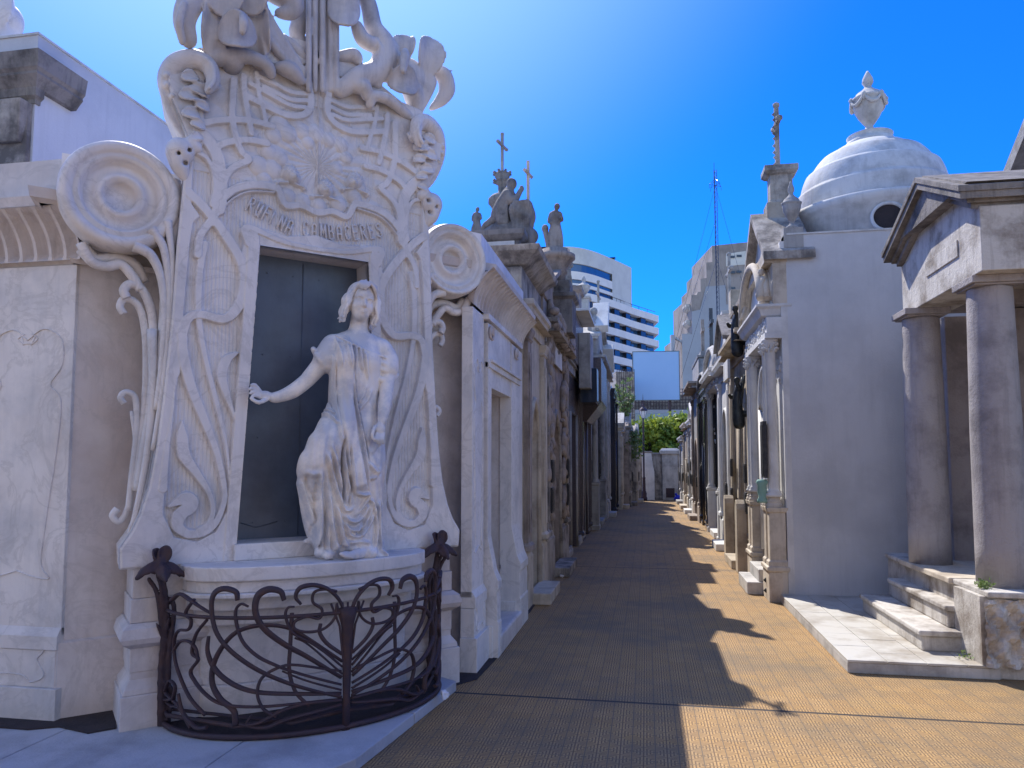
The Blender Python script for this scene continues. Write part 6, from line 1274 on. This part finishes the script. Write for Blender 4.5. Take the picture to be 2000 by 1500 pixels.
# ============================================================ end of the path
ew = thing('end_wall', 'grimy grey cemetery wall with capped pier closing the end of the path', 'wall', (0, 32.6, 0))
MB().box(-1.6, 2.6, 0, .3, 0, 1.95).build('wall', M['old'], ew); MB().mould(.68, 1.32, -.12, .3, [(0, 0), (1.95, 0), (1.96, .08), (2.10, .10), (2.16, .04), (2.2, 0)]).build('pier', M['palegrey'], ew, .01); MB().box(-1.6, .66, -.03, .33, 1.951, 2.02).build('coping', M['grey'], ew)
MB().box(.82, 1.18, -.135, -.121, .1, .5).build('grating', M['iron'], ew)
wp = thing('white_pier', 'white painted pier with torn top behind the lamp post', 'pier', (.12, 32.2, 0)); MB().prism([(-.3, 0), (-.3, 2.0), (.1, 2.0), (.16, 1.5), (.22, 1.2), (.22, 0)], 0, .3).build('pier', M['white'], wp, .01); MB().mould(-.3, .1, 0, .3, [(2.0, .0), (2.03, .04), (2.08, .04)]).build('cap', M['grey'], wp)
bgb = thing('bag', 'bright blue plastic bag on the ground by the end wall', 'bag', (1.28, 31.6, 0)); v = Vol((-.25, -.2, -.02), (.25, .2, .35), .015); v.ell((0, 0, .1), (.17, .13, .12), .03); v.ell((.06, .0, .17), (.10, .09, .08), .03); v.path([(-.03, 0, .2), (-.08, 0, .28)], [.03, .05], .02); v.build('bag', M['bag'], bgb)
lp = thing('street_lamp', 'slim black cast iron lamp post with glazed lantern at the end of the left row', 'street lamp', (-.10, 31.7, 0))
mb = MB(); mb.lathe((0, 0, 0), [(.13, 0), (.13, .12), (.10, .18), (.11, .3), (.07, .42), (.06, .9), (.075, .95), (.04, 1.0), (.036, 3.2), (.055, 3.25), (.03, 3.3), (.03, 3.46)], 14); mb.build('post', M['iron'], lp)
mb = MB(); mb.lathe((0, 0, 3.46), [(.06, 0), (.15, .30), (.14, .31)], 6, smooth=False); mb.build('lantern_glass', M['lamp_glass'], lp)
mb = MB(); mb.lathe((0, 0, 3.77), [(.19, 0), (.13, .09), (.05, .16), (.03, .2), (.045, .25), (.02, .3), (.012, .55), (.001, .75)], 6, smooth=False)
for k in range(6): a = k*math.pi/3; mb.tube([(.062*math.cos(a), .062*math.sin(a), 3.46), (.155*math.cos(a), .155*math.sin(a), 3.77)], .008, 4)
mb.build('lantern_cap', M['iron'], lp)
def leaves(name, pts, n, size, m, parent):
    k = len(pts); idx = RNG.integers(0, k, n); P = np.array(pts)[idx]; C = P[:, :3]+RNG.normal(size=(n, 3))*P[:, 3:4]*np.array([1, 1, .75])*.5
    a = RNG.normal(size=(n, 3)); a /= np.linalg.norm(a, axis=1)[:, None]; b = np.cross(a, RNG.normal(size=(n, 3))); b /= np.linalg.norm(b, axis=1)[:, None]; s = size*(.6+.8*RNG.random((n, 1)))
    V = np.stack([C-a*s, C+b*s*.55, C+a*s, C-b*s*.55], 1).reshape(-1, 3); Q = np.arange(4*n).reshape(-1, 4); return np_mesh(name, V, Q, m, parent, False)
def tree(label, x, y, h, r, n, seed, name='tree', size=.11):
    rr_ = random.Random(seed); t = thing(name, label, 'tree', (x, y, 0), 0, 'trees behind the end wall'); mb = MB(); mb.tube(smoothpath([(0, 0, 0), (.05, 0, h*.25), (-.03, .05, h*.5), (.02, 0, h*.8)], 4), [.16, .15, .14, .13, .13, .12, .11, .10, .09, .08, .06, .05, .04], 8)
    cl = []
    for i in range(26):
        a = rr_.random()*6.28; z = h*(.35+.62*rr_.random()); q = r*(.35+.65*rr_.random())*math.sin(min(1, (h-z)/h*2.2+.25)*1.5); e = (q*math.cos(a), q*math.sin(a), z); cl.append((*e, r*(.22+.2*rr_.random())))
        if i < 12: mb.tube(smoothpath([(0, 0, h*.3+z*.2), (e[0]*.5, e[1]*.5, z*.85), e], 3), [.06, .05, .045, .04, .03, .02, .012], 5)
    mb.build('trunk', M['bark'], t); leaves('crown', cl, n, size, M['leaf'], t)
tree('bright green leafy tree standing behind the end wall', .2, 36.5, 3.45, 1.5, 11000, 3); tree('dense tree with yellow-green sunlit top behind the end wall, nearest the right row', 1.75, 37.5, 3.75, 1.5, 11000, 5); tree('darker tree filling the gap between the lamp and the end wall', -.9, 39.5, 3.2, 1.4, 8000, 8)
wd = thing('weed', 'tall wispy weed sprouting from the brown mausoleum roof', 'plant', (-.75, 28.2, 3.1)); mb = MB(); st = []
for i in range(7):
    a = i*.9; P = smoothpath([(0, 0, 0), (.12*math.cos(a), .12*math.sin(a), .5), (.32*math.cos(a), .3*math.sin(a), 1.0+.1*i)], 4); mb.tube(P, [.015]*(len(P)-1)+[.005], 4); st += [(*p, .10) for p in P[2:]]
mb.build('stem', M['bark'], wd); leaves('foliage', st, 700, .06, M['leafw'], wd)
wd = thing('bush', 'straggly green weeds hanging down the brown mausoleum front', 'plant', (-.48, 27.4, 2.3)); leaves('foliage', [(0, 0, 0, .3), (.0, .2, -.4, .3), (.05, .1, .3, .2)], 500, .06, M['leafw'], wd)
wd = thing('weed', 'tuft of small weeds at the foot of the near portico column', 'plant', (2.50, 6.22, .645)); leaves('foliage', [(0, 0, .02, .05), (.04, .06, .03, .05)], 90, .016, M['leafw'], wd)
wd = thing('weed', 'small green sprig growing from the marble slabs by the steps', 'plant', (2.38, 6.32, .10)); leaves('foliage', [(0, 0, .01, .06), (.06, .0, .01, .04)], 60, .014, M['leafw'], wd)
for i, (x, y, r, lab) in enumerate([(866, 1362, .035, 'scrap of white paper on the kerb beside the iron railing'), (925, 1294, .05, 'crumpled pale paper at the foot of the marble pilaster'), (1012, 1208, .05, 'white scrap lying by the step of the cream mausoleum'), (1098, 1128, .03, 'tiny white scrap on the shaded path beside the carved mausoleum')]):
    q = hit(x, y, (0, 0, .07 if i == 0 else 0), (0, 0, 1)); v = Vol((-.1, -.1, -.01), (.1, .1, .08), .007); rr_ = random.Random(i)
    for k in range(5): v.petal((rr_.uniform(-r, r)*.5, rr_.uniform(-r, r)*.5, .018), (rr_.uniform(-1, 1), rr_.uniform(-1, 1), .3), (rr_.uniform(-.5, .5), rr_.uniform(-.5, .5), 1), r, r*.6, .5, .005, .004)
    o = v.build('litter', M['paper']); o.location = tuple(q); tag(o, lab, 'litter', 'paper scraps on the ground')

# ============================================================ city behind the cemetery
def far(x, D, z=0): 
    d = np.array([-math.sin(YAW), math.cos(YAW)])*D+np.array([math.cos(YAW), math.sin(YAW)])*(x-CX)/FPX*D; return (float(d[0]), float(d[1]), z)
def zy(y, D): return 1.6+(903-y)*D/FPX
ap = thing('apartment_building', 'tall curved concrete apartment block with stacked pale balconies and blue window bands', 'building', (0, 0, 0))
PLAN = [(far(x, D)[0], far(x, D)[1]) for x, D in ((985, 162), (1020, 156), (1060, 151.5), (1100, 150), (1130, 150.5), (1160, 153), (1190, 157.5), (1215, 162), (1237, 166.5))]
PLB = PLAN+[(far(1283, 175)[0], far(1283, 175)[1])]
PLAN = [tuple(p) for p in smoothpath(PLAN, 3)]; PLB = [tuple(p) for p in smoothpath(PLB, 3)]
def ring(P, z0, z1, off=0.0, back=14):
    c = np.array([-33., 165.]); Q = []
    for i, p in enumerate(P):
        a = np.array(P[max(i-1, 0)]); b = np.array(P[min(i+1, len(P)-1)]); e = (b-a)/np.linalg.norm(b-a); n = np.array([e[1], -e[0]]); Q.append(tuple(np.array(p)+n*off))
    bd = np.array([-math.sin(YAW), math.cos(YAW)])*back
    poly = Q+[tuple(np.array(Q[-1])+bd), tuple(np.array(Q[0])+bd+np.array([0, 0]))]; return MB().prism(poly, z0, z1, 'z')
ring(PLAN, 0, zy(475, 150), -.6).build('core', M['concrete'], ap)
ring(PLAN, zy(508, 150), zy(475, 150), 0, 15).build('top_wall', M['concrete'], ap)
def bandw(P, z0, z1, off, name, m): return ring(P, z0, z1, off, 12).build(name, m, ap)
cut = int(len(PLAN)*.83)
bandw(PLAN[:cut], zy(524, 150), zy(508, 150), -.35, 'window_band', M['bglass'])
ring(PLAN[cut-1:], zy(568, 150), zy(508, 150), 0, 14).build('blank_wall', M['concrete'], ap)
for (a, b) in ((540, 524), (555, 548)): bandw(PLAN[:cut], zy(a, 150), zy(b, 150), 0, 'band_wall', M['balcony'])
for (a, b) in ((548, 540), (566, 555)): bandw(PLAN[:cut], zy(a, 150), zy(b, 150), -.35, 'window_band', M['bglass'])
z = zy(582, 150); k = 0
PI_ = PLB[4:]
while z > 0:
    bandw(PLB, z, z+1.55, .9+0*k, 'balcony_parapet', M['balcony'])
    bandw(PLB, z-1.45, z, -.5, 'window_band', M['bglass'])
    mb = MB()
    for j in range(5, len(PLB)-1):
        p = np.array(PLB[j]); e = np.array(PLB[j+1])-p; e /= np.linalg.norm(e); n = np.array([e[1], -e[0]])
        a = p-n*.45; 
        if j % 3 == 1: b = p+n*.5; c = b+e*2.2; d = a+e*2.2
        else: b = p-n*.3; c = b+e*.25; d = a+e*.25
        mb.prism([tuple(a), tuple(b), tuple(c), tuple(d)], z-1.449, z-.001, 'z')
    o = mb.build('balcony_partitions', M['granite'], ap); o['kind'] = 'stuff'
    z -= 3.0; k += 1
mb = MB()
for (x, D) in ((1064, 152), (1198, 160)): p = far(x, D+3); mb.mould(p[0]-.6, p[0]+.6, p[1]-.6, p[1]+.6, [(zy(475, 150)-1.5, 0), (zy(475, 150)+.9, 0), (zy(475, 150)+1.2, .3)])
mb.build('roof_vents', M['granite'], ap)
mb = MB()
for j in range(int(len(PLB)*.55), len(PLB)-1):
    p = np.array(PLB[j]); mb.tube([(p[0], p[1], z0) for z0 in (zy(582, 150)+1.5, zy(582, 150)+2.6)], .06, 4)
mb.tube([(p[0], p[1], zy(582, 150)+2.6) for p in PLB[int(len(PLB)*.55):]], .07, 4); mb.build('roof_railing', M['iron'], ap)

pw = thing('party_wall_building', 'tall building with blank stepped grey side wall and tiny paired windows', 'building', (*far(1400, 105)[:2], 0), YAW)
D = 105; X_ = lambda x: (x-1400)*D/FPX; Z_ = lambda y: zy(y, D)
MB().prism([(X_(1335), 0), (X_(1335), Z_(650)), (X_(1355), Z_(650)), (X_(1355), Z_(572)), (X_(1366), Z_(572)), (X_(1368), Z_(566)), (X_(1374), Z_(566)), (X_(1374), Z_(540)), (X_(1386), Z_(538)), (X_(1386), Z_(507)), (X_(1398), Z_(506)), (X_(1398), Z_(473)), (X_(1465), Z_(466)), (X_(1560), Z_(462)), (X_(1560), 0)], 0, 12).build('wall', M['party2'], pw)
MB().prism([(X_(1335.2), 0), (X_(1335.2), Z_(651)), (X_(1355.2), Z_(651)), (X_(1355.2), Z_(606)), (X_(1372), Z_(602)), (X_(1384), Z_(556)), (X_(1423), Z_(553)), (X_(1423), Z_(592)), (X_(1559), Z_(588)), (X_(1559), 0)], -.12, -.004).build('painted_area', M['party'], pw)
MB().prism([(X_(1425), Z_(515)), (X_(1425), Z_(490)), (X_(1465), Z_(484)), (X_(1465), Z_(511))], -.08, -.003).build('patch', M['concrete'], pw)
for (x, y) in [(1437, 496), (1451, 494), (1437, 527), (1450, 526), (1437, 559), (1437, 589), (1451, 589)]:
    MB().box(X_(x-5), X_(x+5), -.20, -.125, Z_(y+2.5), Z_(y-2)).build('window', M['granite'], pw)
for y in (590, 622, 648):
    mb = MB(); mb.box(X_(1346), X_(1354.5), .5, 3, Z_(y+4), Z_(y-1)); mb.prism([(X_(1348), Z_(y+7)), (X_(1354.5), Z_(y+12)), (X_(1354.5), Z_(y+4.1)), (X_(1346.5), Z_(y+4.1))], .5, 3); mb.build('balcony', M['palegrey'], pw)
mb = MB(); mb.box(X_(1314), X_(1321), 0, .8, Z_(790), Z_(652)); mb.prism([(X_(1321), Z_(655)), (X_(1321), Z_(659)), (X_(1334.9), Z_(667)), (X_(1334.9), Z_(663))], 0, .6); mb.build('frame', M['party'], pw)
for y in (650, 566, 538, 505, 471):
    pass
bb = thing('billboard', 'large blank pale blue billboard panel seen above the trees', 'billboard', (*far(1283, 72)[:2], 0), YAW-R(6))
D2 = 72; s_ = D2/FPX; MB().box(-44.5*s_, 44.5*s_, -.1, .2, zy(781, D2), zy(686, D2)).build('panel', M['board'], bb)
mb = MB(); w2 = 44.5*s_
for (x0, x1, za, zb2) in ((-w2-.06, -w2, 781, 686), (w2, w2+.06, 781, 686)): mb.box(x0, x1, -.14, .24, zy(za, D2)-.05, zy(zb2, D2)+.05)
mb.box(-w2, w2, -.14, .24, zy(686, D2)+.001, zy(686, D2)+.06); mb.box(-w2, w2, -.14, .24, zy(781, D2)-.06, zy(781, D2)-.001); mb.build('frame', M['granite'], bb)
mb = MB()
for x in (-w2*.6, w2*.6): mb.box(x-.12, x+.12, .25, .5, 0, zy(700, D2))
mb.build('support_posts', M['iron'], bb)
gl = thing('glass_building', 'low building with blue ribbon windows and dark lattice screen under the billboard', 'building', (*far(1280, 80)[:2], 0), YAW)
s3 = 80/FPX; MB().box(-75*s3, 75*s3, 0, 8, 0, zy(800, 80)).build('wall', M['party'], gl)
for (a, b) in ((835, 808), (872, 842)): MB().box(-74*s3, 74*s3, -.06, -.003, zy(a, 80), zy(b, 80)).build('window_band', M['bglass'], gl)
mb = MB()
for i in range(26): x = -72*s3+i*144*s3/25; mb.box(x-.03, x+.03, -.05, .05, zy(800, 80)+.002, zy(760, 80))
for i in range(7): z = zy(800, 80)+i*(zy(760, 80)-zy(800, 80))/6; mb.box(-72*s3, 72*s3, .051, .1, z, z+.06)
mb.build('lattice_screen', M['iron'], gl); MB().box(-73*s3, 73*s3, .4, 2, zy(800, 80)+.001, zy(770, 80)).build('plant_room', M['old'], gl)
bs = thing('scaffolded_building', 'dark brick building with scaffold grid between the left row and billboard', 'building', (*far(1226, 66)[:2], 0), YAW)
s4 = 66/FPX; MB().box(-22*s4, 14*s4, 0, 6, 0, zy(725, 66)).build('wall', M['old'], bs); mb = MB()
for i in range(9): x = -21*s4+i*4.2*s4; mb.box(x-.02, x+.02, -.5, -.46, 0, zy(722, 66))
for i in range(12): z = 1+i*.8; mb.box(-21*s4, 13*s4, -.45, -.41, z, z+.04)
mb.build('scaffold', M['iron'], bs)
ms = thing('radio_mast', 'thin steel lattice radio mast with cross arms against the blue sky', 'mast', (*far(1407, 92)[:2], 0), YAW)
hM = zy(318, 92); w3 = .20; mb = MB()
legs = [(w3*math.cos(a), w3*math.sin(a)) for a in (R(90), R(210), R(330))]
for (x, y) in legs: mb.tube([(x, y, 0), (x, y, hM)], .035, 4)
n = 60
for i in range(n):
    z0 = hM*i/n; z1 = hM*(i+1)/n
    for k in range(3): a, b = legs[k], legs[(k+1) % 3]; mb.tube([(a[0], a[1], z0), (b[0], b[1], z1)], .018, 3)
mb.tube([(-.1, 0, hM-.1), (-.1, 0, zy(303, 92))], .03, 4); mb.build('lattice', M['granite'], ms)
mb = MB(); zc = zy(350, 92)
for k in range(4): a = k*math.pi/2+.4; mb.tube([(0, 0, zc+.9), (.9*math.cos(a), .9*math.sin(a), zc), (.95*math.cos(a), .95*math.sin(a), zc-.5)], .03, 4); mb.tube([(0, 0, zc), (.9*math.cos(a), .9*math.sin(a), zc)], .03, 4)
mb.build('cross_arms', M['granite'], ms)
for (zt_, dx, dy) in ((zy(350, 92), -7, -2), (zy(420, 92), -6, 3), (zy(500, 92), -5, -1), (zy(350, 92), 7, 2), (zy(500, 92), 5, 2)):
    MB().tube([(0, 0, zt_), (dx, dy, 12)], .022, 3).build('guy_wire', M['granite'], ms)

# ============================================================ mausoleums across the cross street, behind the photographer; unseen, added to bounce sunlight
for i, (x0, x1, h, m, ped, lab) in enumerate([(-9.0, -5.2, 6.6, 'white', 'tri', 'cream gabled mausoleum added behind the photographer, farthest west'), (-5.1, -2.2, 6.0, 'white', 'seg', 'added pale mausoleum with round pediment behind the photographer'), (-2.1, 1.6, 7.2, 'cream', 'tri', 'tall tan mausoleum added directly behind the photographer'), (1.7, 5.0, 6.2, 'cream', 'flat', 'flat topped cream mausoleum added behind the photographer'), (5.1, 9.0, 6.8, 'white', 'tri', 'white gabled mausoleum added behind the photographer, farthest east')]):
    t, _, _ = tomb('mausoleum', lab, 'L', 0, x0, x1, h, m, door='arch', ped=ped, proj=.15, group='mausoleums added behind the photographer')
    t.location = ((x0+x1)/2, -1.6, 0); t.rotation_euler = (0, 0, R(180))
